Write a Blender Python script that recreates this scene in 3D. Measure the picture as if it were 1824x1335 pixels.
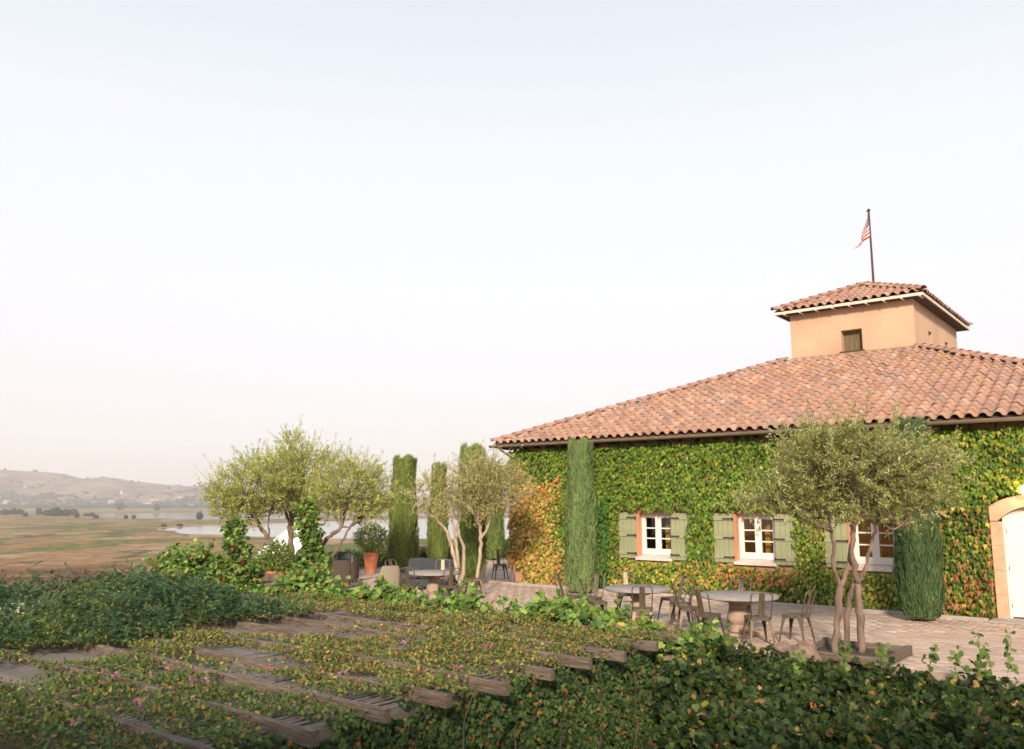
import bpy, math, random
import numpy as np
from mathutils import Vector, Matrix

# ------------------------------------------------------------------ camera, sky, sun, exposure
for o in list(bpy.data.objects):
    bpy.data.objects.remove(o)
SC = bpy.context.scene
COL = SC.collection
rng = np.random.default_rng(11)
random.seed(11)
PITCH = math.atan(227 / 1500.0)
CZ = 2.5
cam_d = bpy.data.cameras.new('camera')
cam_d.sensor_width = 36.0
cam_d.lens = 36.0 * 1500 / 1824
cam_d.clip_start = 0.1
cam_d.clip_end = 20000
cam_d.dof.use_dof = True
cam_d.dof.focus_distance = 21.0
cam_d.dof.aperture_fstop = 1.5
cam = bpy.data.objects.new('camera', cam_d)
cam.location = (0, 0, CZ)
cam.rotation_euler = (math.pi / 2 + PITCH, 0, 0)
COL.objects.link(cam)
SC.camera = cam

SUN_AZ = math.atan2(-0.12, -0.993)      # direction towards the sun: behind the camera, to its left
SUN_EL = math.radians(24)
SUN_DIR = Vector((math.sin(SUN_AZ) * math.cos(SUN_EL), math.cos(SUN_AZ) * math.cos(SUN_EL), math.sin(SUN_EL)))
world = bpy.data.worlds.new('World')
SC.world = world
world.use_nodes = True
wn = world.node_tree.nodes
wl = world.node_tree.links
wn.clear()
w_out = wn.new('ShaderNodeOutputWorld')
w_bg = wn.new('ShaderNodeBackground')
w_sky = wn.new('ShaderNodeTexSky')
w_sky.sky_type = 'NISHITA'
w_sky.sun_disc = False
w_sky.sun_elevation = SUN_EL
w_sky.sun_rotation = SUN_AZ
w_sky.air_density = 1.0
w_sky.dust_density = 2.0
w_sky.ozone_density = 1.5
w_bg.inputs['Strength'].default_value = 0.10
# a thin bright overcast veil, the same all round, over the clear-sky model
w_tc = wn.new('ShaderNodeTexCoord')
w_sep = wn.new('ShaderNodeSeparateXYZ')
w_rmp = wn.new('ShaderNodeValToRGB')
w_mix = wn.new('ShaderNodeMix')
w_mix.data_type = 'RGBA'
w_mix.inputs['Factor'].default_value = 0.82
wl.new(w_tc.outputs['Generated'], w_sep.inputs[0])
wl.new(w_sep.outputs['Z'], w_rmp.inputs[0])
els = w_rmp.color_ramp.elements
SKY = [(0.0, (0.84, 0.745, 0.73)), (0.10, (0.875, 0.81, 0.80)), (0.24, (0.915, 0.89, 0.90)), (0.40, (0.88, 0.885, 0.905)), (0.56, (0.73, 0.785, 0.825)), (1.0, (0.46, 0.60, 0.74))]
els[0].position = 0.0
els[1].position = 1.0
for i, (p_, c_) in enumerate(SKY):
    e_ = els[0] if i == 0 else (els[-1] if i == len(SKY) - 1 else els.new(p_))
    e_.color = (*c_, 1)
w_sc = wn.new('ShaderNodeVectorMath')
w_sc.operation = 'SCALE'
w_sc.inputs['Scale'].default_value = 7.85
wl.new(w_rmp.outputs[0], w_sc.inputs[0])
wl.new(w_sky.outputs[0], w_mix.inputs['A'])
wl.new(w_sc.outputs[0], w_mix.inputs['B'])
wl.new(w_mix.outputs['Result'], w_bg.inputs['Color'])
wl.new(w_bg.outputs[0], w_out.inputs[0])

sun_d = bpy.data.lights.new('sun', 'SUN')
sun_d.energy = 3.5
sun_d.angle = math.radians(6)
sun_d.color = (1.0, 0.83, 0.64)
sun = bpy.data.objects.new('sun', sun_d)
sun.rotation_euler = SUN_DIR.to_track_quat('Z', 'Y').to_euler()
COL.objects.link(sun)
SC.view_settings.view_transform = 'Standard'
SC.view_settings.look = 'None'
SC.view_settings.exposure = 0.66
SC.view_settings.gamma = 1.0
SC.view_settings.use_curve_mapping = False
SC.render.engine = 'CYCLES'
SC.cycles.use_denoising = True
SC.cycles.max_bounces = 6
SC.cycles.transparent_max_bounces = 8
SC.cycles.use_adaptive_sampling = True

# ------------------------------------------------------------------ pixel and site geometry
CP, SP = math.cos(PITCH), math.sin(PITCH)
def ray(u, v):
    a, b = u - 912, 667.5 - v
    return np.array([a, 1500 * CP - b * SP, 1500 * SP + b * CP])
def onz(u, v, z=0.0):                     # the point at height z seen at a pixel
    r = ray(u, v); t = (z - CZ) / r[2]
    return np.array([r[0] * t, r[1] * t, z])
def aty(u, v, Y):                         # the point at distance Y seen at a pixel
    r = ray(u, v); t = Y / r[1]
    return np.array([r[0] * t, Y, CZ + r[2] * t])
C0 = np.array([0.106, 27.109, 0.0])       # front left corner of the house; u runs along its front, v into it
TH = math.radians(51.3)
UX = np.array([math.sin(TH), -math.cos(TH), 0]); VX = np.array([math.cos(TH), math.sin(TH), 0])
SROT = math.atan2(UX[1], UX[0])
def S(u, v, z=0.0):
    return C0 + u * UX + v * VX + np.array([0, 0, z])
def uv(P):
    d = np.asarray(P)[:2] - C0[:2]
    return float(d @ UX[:2]), float(d @ VX[:2])

# ------------------------------------------------------------------ materials
def srgb(r, g, b):
    f = lambda c: ((c / 255 + 0.055) / 1.055) ** 2.4 if c > 10 else c / 255 / 12.92
    return (f(r), f(g), f(b))
def base_mat(name):
    m = bpy.data.materials.new(name); m.use_nodes = True
    return m, m.node_tree.nodes, m.node_tree.links, m.node_tree.nodes['Principled BSDF']
def surf(name, c1, c2, scale=6, rough=0.75, bump=0.15, metal=0.0, stretch=(1, 1, 1), c3=None, detail=5, fine=60.0, coords='Object', thr=(0.3, 0.7), spec=0.4):
    m, n, l, b = base_mat(name)
    tc = n.new('ShaderNodeTexCoord'); mp = n.new('ShaderNodeMapping')
    mp.inputs['Scale'].default_value = stretch
    l.new(tc.outputs[coords], mp.inputs[0])
    t = n.new('ShaderNodeTexNoise'); t.inputs['Scale'].default_value = scale; t.inputs['Detail'].default_value = detail
    l.new(mp.outputs[0], t.inputs['Vector'])
    r = n.new('ShaderNodeValToRGB')
    r.color_ramp.elements[0].position = thr[0]; r.color_ramp.elements[1].position = thr[1]
    r.color_ramp.elements[0].color = (*c1, 1); r.color_ramp.elements[1].color = (*c2, 1)
    l.new(t.outputs['Fac'], r.inputs[0])
    out = r.outputs[0]
    if c3:
        t3 = n.new('ShaderNodeTexNoise'); t3.inputs['Scale'].default_value = scale * 0.37; t3.inputs['Detail'].default_value = 6
        l.new(mp.outputs[0], t3.inputs['Vector'])
        r3 = n.new('ShaderNodeValToRGB'); r3.color_ramp.elements[0].position = 0.52; r3.color_ramp.elements[1].position = 0.68
        l.new(t3.outputs['Fac'], r3.inputs[0])
        mx = n.new('ShaderNodeMix'); mx.data_type = 'RGBA'
        l.new(r3.outputs[0], mx.inputs['Factor']); l.new(out, mx.inputs['A']); mx.inputs['B'].default_value = (*c3, 1)
        out = mx.outputs['Result']
    l.new(out, b.inputs['Base Color'])
    b.inputs['Roughness'].default_value = rough; b.inputs['Metallic'].default_value = metal
    b.inputs['Specular IOR Level'].default_value = spec
    if bump:
        tf = n.new('ShaderNodeTexNoise'); tf.inputs['Scale'].default_value = fine; tf.inputs['Detail'].default_value = 4
        l.new(mp.outputs[0], tf.inputs['Vector'])
        bp = n.new('ShaderNodeBump'); bp.inputs['Strength'].default_value = bump; bp.inputs['Distance'].default_value = 0.02
        l.new(tf.outputs['Fac'], bp.inputs['Height']); l.new(bp.outputs[0], b.inputs['Normal'])
    return m
def attr_mat(name, rough=0.8, noise=0.25, scale=9.0, bump=0.2, spec=0.3):
    m, n, l, b = base_mat(name)
    a = n.new('ShaderNodeAttribute'); a.attribute_name = 'Col'
    tc = n.new('ShaderNodeTexCoord'); t = n.new('ShaderNodeTexNoise'); t.inputs['Scale'].default_value = scale; t.inputs['Detail'].default_value = 6
    l.new(tc.outputs['Object'], t.inputs['Vector'])
    mr = n.new('ShaderNodeMapRange'); mr.inputs['From Min'].default_value = 0.3; mr.inputs['From Max'].default_value = 0.7
    mr.inputs['To Min'].default_value = 1 - noise; mr.inputs['To Max'].default_value = 1 + noise
    l.new(t.outputs['Fac'], mr.inputs[0])
    vm = n.new('ShaderNodeVectorMath'); vm.operation = 'SCALE'
    l.new(a.outputs['Color'], vm.inputs[0]); l.new(mr.outputs[0], vm.inputs['Scale'])
    l.new(vm.outputs[0], b.inputs['Base Color'])
    b.inputs['Roughness'].default_value = rough; b.inputs['Specular IOR Level'].default_value = spec
    if bump:
        bp = n.new('ShaderNodeBump'); bp.inputs['Strength'].default_value = bump; bp.inputs['Distance'].default_value = 0.02
        t2 = n.new('ShaderNodeTexNoise'); t2.inputs['Scale'].default_value = scale * 6
        l.new(tc.outputs['Object'], t2.inputs['Vector'])
        l.new(t2.outputs['Fac'], bp.inputs['Height']); l.new(bp.outputs[0], b.inputs['Normal'])
    return m
def leaf_mat(name, trans=0.3, rough=0.55, spec=0.35):
    m, n, l, b = base_mat(name)
    a = n.new('ShaderNodeAttribute'); a.attribute_name = 'Col'
    l.new(a.outputs['Color'], b.inputs['Base Color'])
    b.inputs['Roughness'].default_value = rough; b.inputs['Specular IOR Level'].default_value = spec
    tr = n.new('ShaderNodeBsdfTranslucent'); l.new(a.outputs['Color'], tr.inputs['Color'])
    mx = n.new('ShaderNodeMixShader'); mx.inputs[0].default_value = trans
    o = n['Material Output']
    l.new(b.outputs[0], mx.inputs[1]); l.new(tr.outputs[0], mx.inputs[2]); l.new(mx.outputs[0], o.inputs['Surface'])
    return m
M = dict(
    stucco=surf('ochre_stucco', (0.49, 0.325, 0.215), (0.58, 0.40, 0.275), 1.1, 0.9, 0.5, c3=(0.46, 0.30, 0.20), detail=9, fine=30),
    stucco_wall=surf('rose_stucco', (0.50, 0.24, 0.14), (0.58, 0.30, 0.18), 1.6, 0.9, 0.3),
    tile=attr_mat('clay_tile', 0.8, 0.22, 7.0, 0.25),
    deck=surf('roof_deck', (0.06, 0.04, 0.03), (0.09, 0.06, 0.04), 5, 0.9),
    gutter=surf('bronze_gutter', (0.23, 0.17, 0.12), (0.30, 0.23, 0.16), 3, 0.5, 0.05, 0.3),
    soffit=surf('dark_wood', (0.055, 0.035, 0.025), (0.09, 0.06, 0.04), 5, 0.8, 0.2, stretch=(1, 8, 1)),
    white=surf('white_paint', (0.70, 0.675, 0.64), (0.77, 0.745, 0.71), 4, 0.5, 0.06),
    fascia=surf('cream_fascia', (0.60, 0.52, 0.43), (0.70, 0.62, 0.52), 4, 0.6, 0.08),
    shutter=surf('sage_paint', (0.24, 0.265, 0.145), (0.325, 0.345, 0.20), 5, 0.75, 0.35, stretch=(6, 6, 0.6), c3=(0.35, 0.33, 0.22)),
    iron=surf('dark_iron', (0.045, 0.045, 0.05), (0.08, 0.075, 0.075), 20, 0.6, 0.15, 0.5),
    sill=surf('pale_sill', (0.62, 0.52, 0.46), (0.72, 0.64, 0.58), 8, 0.8, 0.3),
    stone=surf('tan_stone', (0.50, 0.34, 0.22), (0.60, 0.44, 0.30), 5, 0.85, 0.35, c3=(0.44, 0.30, 0.20)),
    room=surf('room_plaster', (0.30, 0.20, 0.09), (0.36, 0.24, 0.11), 2, 0.9, 0.0),
    curtain=surf('ochre_curtain', (0.55, 0.33, 0.06), (0.66, 0.42, 0.09), 3, 0.9, 0.1, stretch=(9, 9, .4)),
    paver=attr_mat('paver', 0.85, 0.16, 5.0, 0.3),
    joint=surf('sand_joint', (0.33, 0.26, 0.215), (0.40, 0.315, 0.26), 8, 0.95, 0.2),
    concrete=surf('grey_kerb', (0.34, 0.29, 0.27), (0.42, 0.37, 0.34), 6, 0.85, 0.3),
    earth=surf('brown_soil', (0.05, 0.036, 0.026), (0.095, 0.065, 0.045), 7, 0.95, 0.5),
    rock=surf('rose_rock', (0.18, 0.115, 0.09), (0.34, 0.225, 0.175), 7, 0.95, 1.0, c3=(0.22, 0.17, 0.14)),
    darkrock=surf('dark_field_stone', (0.10, 0.075, 0.06), (0.20, 0.15, 0.115), 5, 0.9, 0.6),
    wood=surf('weathered_timber', (0.075, 0.054, 0.042), (0.31, 0.24, 0.19), 4.5, 0.9, 0.9, stretch=(0.8, 16, 16), c3=(0.12, 0.085, 0.055), fine=25),
    lath=surf('grey_lath', (0.13, 0.115, 0.105), (0.27, 0.235, 0.215), 5, 0.85, 0.3, stretch=(12, 1, 12)),
    bark=surf('olive_bark', (0.12, 0.08, 0.058), (0.27, 0.19, 0.145), 9, 0.9, 0.7, stretch=(1, 1, 0.35), fine=40),
    palebark=surf('pale_bark', (0.30, 0.225, 0.165), (0.50, 0.40, 0.31), 9, 0.9, 0.6, stretch=(1, 1, 0.35), fine=40),
    darkbark=surf('vine_bark', (0.07, 0.05, 0.04), (0.14, 0.10, 0.075), 12, 0.95, 0.6, stretch=(1, 1, 0.3)),
    metal=surf('brown_steel', (0.12, 0.09, 0.062), (0.23, 0.18, 0.125), 9, 0.45, 0.05, 0.5, c3=(0.11, 0.07, 0.045), spec=0.4),
    tstone=surf('table_stone', (0.25, 0.215, 0.20), (0.38, 0.335, 0.31), 7, 0.6, 0.2),
    pstone=surf('pedestal_stone', (0.33, 0.235, 0.175), (0.46, 0.34, 0.265), 7, 0.85, 0.35),
    terracotta=surf('terracotta', (0.50, 0.155, 0.075), (0.64, 0.235, 0.125), 6, 0.8, 0.2, c3=(0.55, 0.27, 0.18)),
    wicker=surf('brown_wicker', (0.06, 0.04, 0.03), (0.115, 0.08, 0.06), 40, 0.7, 0.8, stretch=(1, 1, 3)),
    tanwicker=surf('tan_wicker', (0.25, 0.195, 0.15), (0.36, 0.29, 0.23), 40, 0.7, 0.6, stretch=(1, 1, 3)),
    navy=surf('navy_cushion', (0.018, 0.024, 0.040), (0.03, 0.038, 0.058), 5, 0.9, 0.2),
    grey=surf('charcoal_cushion', (0.04, 0.043, 0.05), (0.062, 0.066, 0.075), 5, 0.9, 0.2),
    copper=surf('copper_pot', (0.40, 0.19, 0.11), (0.52, 0.27, 0.17), 5, 0.45, 0.1, 0.5),
    leaf=leaf_mat('leaf', 0.28), grape=leaf_mat('grape_leaf', 0.35, 0.5), needle=leaf_mat('needle', 0.12, 0.7, 0.2), olive=leaf_mat('olive_leaf', 0.42, 0.5, 0.4),
    petal=leaf_mat('petal', 0.3, 0.6),
    canvas=surf('tent_canvas', (0.80, 0.79, 0.78), (0.84, 0.83, 0.82), 1, 0.8, 0.0),
    farwall=surf('far_house_wall', (0.46, 0.42, 0.38), (0.54, 0.50, 0.46), 1, 0.9, 0.0),
    farroof=surf('far_house_roof', (0.24, 0.17, 0.14), (0.32, 0.24, 0.20), 1, 0.9, 0.0),
    glassdark=None,
)
def glass_mat():
    m = bpy.data.materials.new('window_glass'); m.use_nodes = True
    n, l = m.node_tree.nodes, m.node_tree.links
    n.remove(n['Principled BSDF'])
    g = n.new('ShaderNodeBsdfGlossy'); g.inputs['Roughness'].default_value = 0.03
    t = n.new('ShaderNodeBsdfTransparent'); t.inputs['Color'].default_value = (0.85, 0.84, 0.80, 1)
    fr = n.new('ShaderNodeFresnel'); fr.inputs['IOR'].default_value = 1.45
    mx = n.new('ShaderNodeMixShader')
    l.new(fr.outputs[0], mx.inputs[0]); l.new(t.outputs[0], mx.inputs[1]); l.new(g.outputs[0], mx.inputs[2])
    l.new(mx.outputs[0], n['Material Output'].inputs['Surface'])
    return m
M['glass'] = glass_mat()
def glow_mat(name, c, s):
    m, n, l, b = base_mat(name)
    b.inputs['Base Color'].default_value = (0.8, 0.8, 0.75, 1)
    b.inputs['Emission Color'].default_value = (*c, 1); b.inputs['Emission Strength'].default_value = s
    return m
def flat(name, c, rough=0.6):
    m, n, l, b = base_mat(name)
    b.inputs['Base Color'].default_value = (*c, 1); b.inputs['Roughness'].default_value = rough
    return m

# ------------------------------------------------------------------ objects and meshes
def tag(o, label=None, cat=None, group=None, kind=None):
    if label: o['label'] = label
    if cat: o['category'] = cat
    if group: o['group'] = group
    if kind: o['kind'] = kind
    return o
def empty(name, loc=(0, 0, 0), rz=0.0, parent=None):
    o = bpy.data.objects.new(name, None)
    o.empty_display_size = 0.2
    o.location = loc; o.rotation_euler = (0, 0, rz)
    COL.objects.link(o)
    if parent: o.parent = parent
    return o
def link(name, me, parent=None, mat=None):
    o = bpy.data.objects.new(name, me)
    COL.objects.link(o)
    if parent: o.parent = parent
    if mat and not me.materials: me.materials.append(mat)
    return o
class MB:
    def __init__(s): s.v = []; s.f = []; s.c = []
    def add(s, vs, fs, col=None):
        k = len(s.v); s.v += [tuple(map(float, p)) for p in vs]; s.f += [tuple(i + k for i in f) for f in fs]
        s.c += [col or (0.5, 0.5, 0.5)] * len(vs)
        return s
    def box(s, a, b, col=None, bev=0.0):
        x0, y0, z0 = a; x1, y1, z1 = b
        if bev <= 0:
            return s.add([(x, y, z) for z in (z0, z1) for y in (y0, y1) for x in (x0, x1)],
                         [(0, 2, 3, 1), (4, 5, 7, 6), (0, 1, 5, 4), (2, 6, 7, 3), (0, 4, 6, 2), (1, 3, 7, 5)], col)
        d = min(bev, abs(x1 - x0) / 2.2, abs(y1 - y0) / 2.2, abs(z1 - z0) / 2.2)
        ring = lambda e, z: [(x0 + e + d, y0 + e, z), (x1 - e - d, y0 + e, z), (x1 - e, y0 + e + d, z), (x1 - e, y1 - e - d, z), (x1 - e - d, y1 - e, z), (x0 + e + d, y1 - e, z), (x0 + e, y1 - e - d, z), (x0 + e, y0 + e + d, z)]
        vs = ring(d, z0) + ring(0, z0 + d) + ring(0, z1 - d) + ring(d, z1)
        fs = [tuple(range(7, -1, -1)), tuple(range(24, 32))]
        for r in range(3):
            for i in range(8):
                j = (i + 1) % 8
                fs.append((r * 8 + i, r * 8 + j, r * 8 + 8 + j, r * 8 + 8 + i))
        return s.add(vs, fs, col)
    def obox(s, c, ax, ay, az, col=None):    # oriented box from centre and half axes
        c, ax, ay, az = (np.array(q, float) for q in (c, ax, ay, az))
        return s.add([c + i * ax + j * ay + k * az for k in (-1, 1) for j in (-1, 1) for i in (-1, 1)],
                     [(0, 2, 3, 1), (4, 5, 7, 6), (0, 1, 5, 4), (2, 6, 7, 3), (0, 4, 6, 2), (1, 3, 7, 5)], col)
    def tube(s, pts, rad, n=8, cap=True, col=None):
        pts = [np.array(q, float) for q in pts]
        if not hasattr(rad, '__len__'): rad = [rad] * len(pts)
        vs = []; prev = None
        for i, q in enumerate(pts):
            t = pts[min(i + 1, len(pts) - 1)] - pts[max(i - 1, 0)]
            t = t / (np.linalg.norm(t) + 1e-9)
            a = prev if prev is not None else (np.array([1, 0, 0]) if abs(t[2]) > 0.7 else np.array([0, 0, 1.0]))
            a = a - t * (a @ t); a = a / (np.linalg.norm(a) + 1e-9); prev = a
            b = np.cross(t, a)
            vs += [q + rad[i] * (math.cos(2 * math.pi * k / n) * a + math.sin(2 * math.pi * k / n) * b) for k in range(n)]
        fs = []
        for i in range(len(pts) - 1):
            for k in range(n):
                j = (k + 1) % n
                fs.append((i * n + k, i * n + j, i * n + n + j, i * n + n + k))
        if cap:
            fs.append(tuple(range(n - 1, -1, -1))); e = (len(pts) - 1) * n; fs.append(tuple(range(e, e + n)))
        return s.add(vs, fs, col)
    def lathe(s, prof, n=20, c=(0, 0, 0), col=None, closed=True):
        vs = []; fs = []
        for r, z in prof:
            vs += [(c[0] + r * math.cos(2 * math.pi * k / n), c[1] + r * math.sin(2 * math.pi * k / n), c[2] + z) for k in range(n)]
        for i in range(len(prof) - 1):
            for k in range(n):
                j = (k + 1) % n
                fs.append((i * n + k, i * n + j, i * n + n + j, i * n + n + k))
        if closed:
            fs.append(tuple(range(n - 1, -1, -1))); e = (len(prof) - 1) * n; fs.append(tuple(range(e, e + n)))
        return s.add(vs, fs, col)
    def mesh(s, name, mat=None, smooth=False, col=False):
        me = bpy.data.meshes.new(name)
        me.from_pydata(s.v, [], s.f); me.update()
        if col:
            at = me.color_attributes.new('Col', 'FLOAT_COLOR', 'POINT')
            at.data.foreach_set('color', np.array([(*c, 1) for c in s.c], dtype=np.float32).ravel())
        if smooth:
            me.polygons.foreach_set('use_smooth', [True] * len(me.polygons))
            if smooth == 'auto':
                me.set_sharp_from_angle(angle=math.radians(35))
        if mat: me.materials.append(mat)
        return me
    def build(s, name, mat=None, parent=None, smooth=False, col=False):
        return link(name, s.mesh(name, mat, smooth, col), parent)
def frames(axis, normal):
    a = axis / (np.linalg.norm(axis, axis=1, keepdims=True) + 1e-9)
    n = normal - a * np.sum(normal * a, axis=1, keepdims=True)
    n = n / (np.linalg.norm(n, axis=1, keepdims=True) + 1e-9)
    x = np.cross(a, n)
    return np.stack([x, a, n], axis=2)
def scatter_mesh(name, tv, tf, pos, R, sc, cols, mat):
    N, k = len(pos), len(tv)
    tv = np.array(tv, float); tf = np.array(tf, int)
    sc = np.broadcast_to(np.asarray(sc, float).reshape(-1, 1) if np.ndim(sc) < 2 else sc, (N, 1) if np.ndim(sc) < 2 else (N, 3))
    loc = tv[None] * sc[:, None, :]
    V = pos[:, None, :] + np.einsum('nij,nkj->nki', R, loc)
    F = (tf[None] + (np.arange(N) * k)[:, None, None]).reshape(-1)
    me = bpy.data.meshes.new(name)
    nf = N * len(tf)
    me.vertices.add(N * k); me.vertices.foreach_set('co', V.astype(np.float32).ravel())
    me.loops.add(nf * 3); me.loops.foreach_set('vertex_index', F.astype(np.int32))
    me.polygons.add(nf); me.polygons.foreach_set('loop_start', np.arange(0, nf * 3, 3, dtype=np.int32))
    me.update(calc_edges=True)
    at = me.color_attributes.new('Col', 'FLOAT_COLOR', 'POINT')
    C = np.concatenate([np.repeat(np.clip(cols, 0.004, 0.95), k, axis=0), np.ones((N * k, 1))], axis=1)
    at.data.foreach_set('color', C.astype(np.float32).ravel())
    me.materials.append(mat)
    return me
def unit(n):
    v = rng.normal(size=(n, 3)); return v / np.linalg.norm(v, axis=1, keepdims=True)
def vary(base, n, amt=0.2, hue=0.06):
    base = np.array(base, float); base = np.broadcast_to(base, (n, 3))
    return base * (1 + amt * rng.normal(size=(n, 1))) * (1 + hue * rng.normal(size=(n, 3)))
def pick(pal, w, n):
    w = np.array(w, float); idx = rng.choice(len(pal), n, p=w / w.sum())
    return np.array(pal, float)[idx]
# leaf shapes: base at the origin, tip along +y, face along +z
IVY_V = [(0, 0.42, 0.10), (0, 0, 0), (0.30, 0.08, -0.04), (0.55, 0.45, -0.10), (0.24, 0.52, 0.02), (0, 1.05, -0.12), (-0.24, 0.52, 0.02), (-0.55, 0.45, -0.10), (-0.30, 0.08, -0.04)]
IVY_F = [(0, 1, 2), (0, 2, 3), (0, 3, 4), (0, 4, 5), (0, 5, 6), (0, 6, 7), (0, 7, 8), (0, 8, 1)]
GRAPE_V = [(0, 0.36, 0.0), (0, 0.06, 0.02), (0.30, -0.08, -0.05), (0.46, 0.16, -0.03), (0.58, 0.42, -0.10), (0.33, 0.52, 0.03), (0.34, 0.80, -0.05), (0, 1.0, -0.12), (-0.34, 0.80, -0.05), (-0.33, 0.52, 0.03), (-0.58, 0.42, -0.10), (-0.46, 0.16, -0.03), (-0.30, -0.08, -0.05)]
GRAPE_F = [(0, i, i + 1) for i in range(1, 12)] + [(0, 12, 1)]
LANCE_V = [(0, 0, 0), (0.12, 0.45, 0.03), (0, 1, -0.06), (-0.12, 0.45, 0.03)]
LANCE_F = [(0, 1, 2), (0, 2, 3)]
OVAL_V = [(0, 0, 0), (0.26, 0.35, 0.05), (0.20, 0.75, 0.03), (0, 1, -0.05), (-0.20, 0.75, 0.03), (-0.26, 0.35, 0.05)]
OVAL_F = [(0, 1, 2), (0, 2, 3), (0, 3, 4), (0, 4, 5)]
BLADE_V = [(0.5, 0, 0), (-0.5, 0, 0), (0.0, 1, 0.05)]
BLADE_F = [(0, 1, 2)]
PHASE = rng.uniform(0, 6.28, size=(24,))
def wob(x, y, s=1.0, k=0):                # cheap smooth noise in -1..1
    x = np.asarray(x, float) * s; y = np.asarray(y, float) * s
    q = PHASE[k % 12:]
    return (np.sin(x * 1.0 + 1.7 * np.sin(y * 0.7 + q[0]) + q[1]) + np.sin(y * 1.3 + 1.3 * np.sin(x * 0.9 + q[2]) + q[3]) + 0.7 * np.sin(x * 2.3 - y * 1.9 + q[4]) + 0.5 * np.sin(x * 3.9 + y * 4.3 + q[5])) / 3.2
# ------------------------------------------------------------------ ground, ponds, hills
FLAT = -17.5
def smooth(a, b, x):
    t = np.clip((x - a) / (b - a), 0, 1); return t * t * (3 - 2 * t)
def ground_z(X, Y):
    du, dv = X - C0[0], Y - C0[1]
    u = du * UX[0] + dv * UX[1]; v = du * VX[0] + dv * VX[1]
    dl = np.maximum(0, -8.6 - u); db = np.maximum(0, v - 34)
    dr = np.maximum(0, u - 45)
    z = np.full_like(u, -0.45)
    z = z - 1.95 * smooth(-7.0, -7.7, v) + 3.4 * smooth(-16.5, -22, v) * smooth(4, 12, u)
    dd = np.sqrt(dl ** 2 + db ** 2 + dr ** 2)
    dd = np.maximum(dd, np.maximum(0, -30 - v))
    z = z - 0.23 * dd - 0.35 * smooth(0, 3, dd)
    z = np.maximum(z, FLAT - 0.0 * X)
    return z
def axis(lo, hi, fine, r):
    out = [0.0]; d = fine
    while out[-1] < hi:
        if out[-1] > 34: d *= r
        out.append(out[-1] + d)
    neg = [0.0]; d = fine
    while neg[-1] > lo:
        if neg[-1] < -34: d *= r
        neg.append(neg[-1] - d)
    return np.array(sorted(set(neg + out)))
gx = axis(-7000, 7000, 0.6, 1.12); gy = axis(-60, 7000, 0.6, 1.10)
GX, GY = np.meshgrid(gx, gy)
GZ = ground_z(GX, GY)
nx, ny = len(gx), len(gy)
idx = np.arange(nx * ny).reshape(ny, nx)
fc = np.stack([idx[:-1, :-1], idx[:-1, 1:], idx[1:, 1:], idx[1:, :-1]], axis=-1).reshape(-1, 4)
me = bpy.data.meshes.new('ground')
me.from_pydata(np.stack([GX, GY, GZ], -1).reshape(-1, 3).tolist(), [], fc.tolist())
me.polygons.foreach_set('use_smooth', [True] * len(me.polygons))
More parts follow.
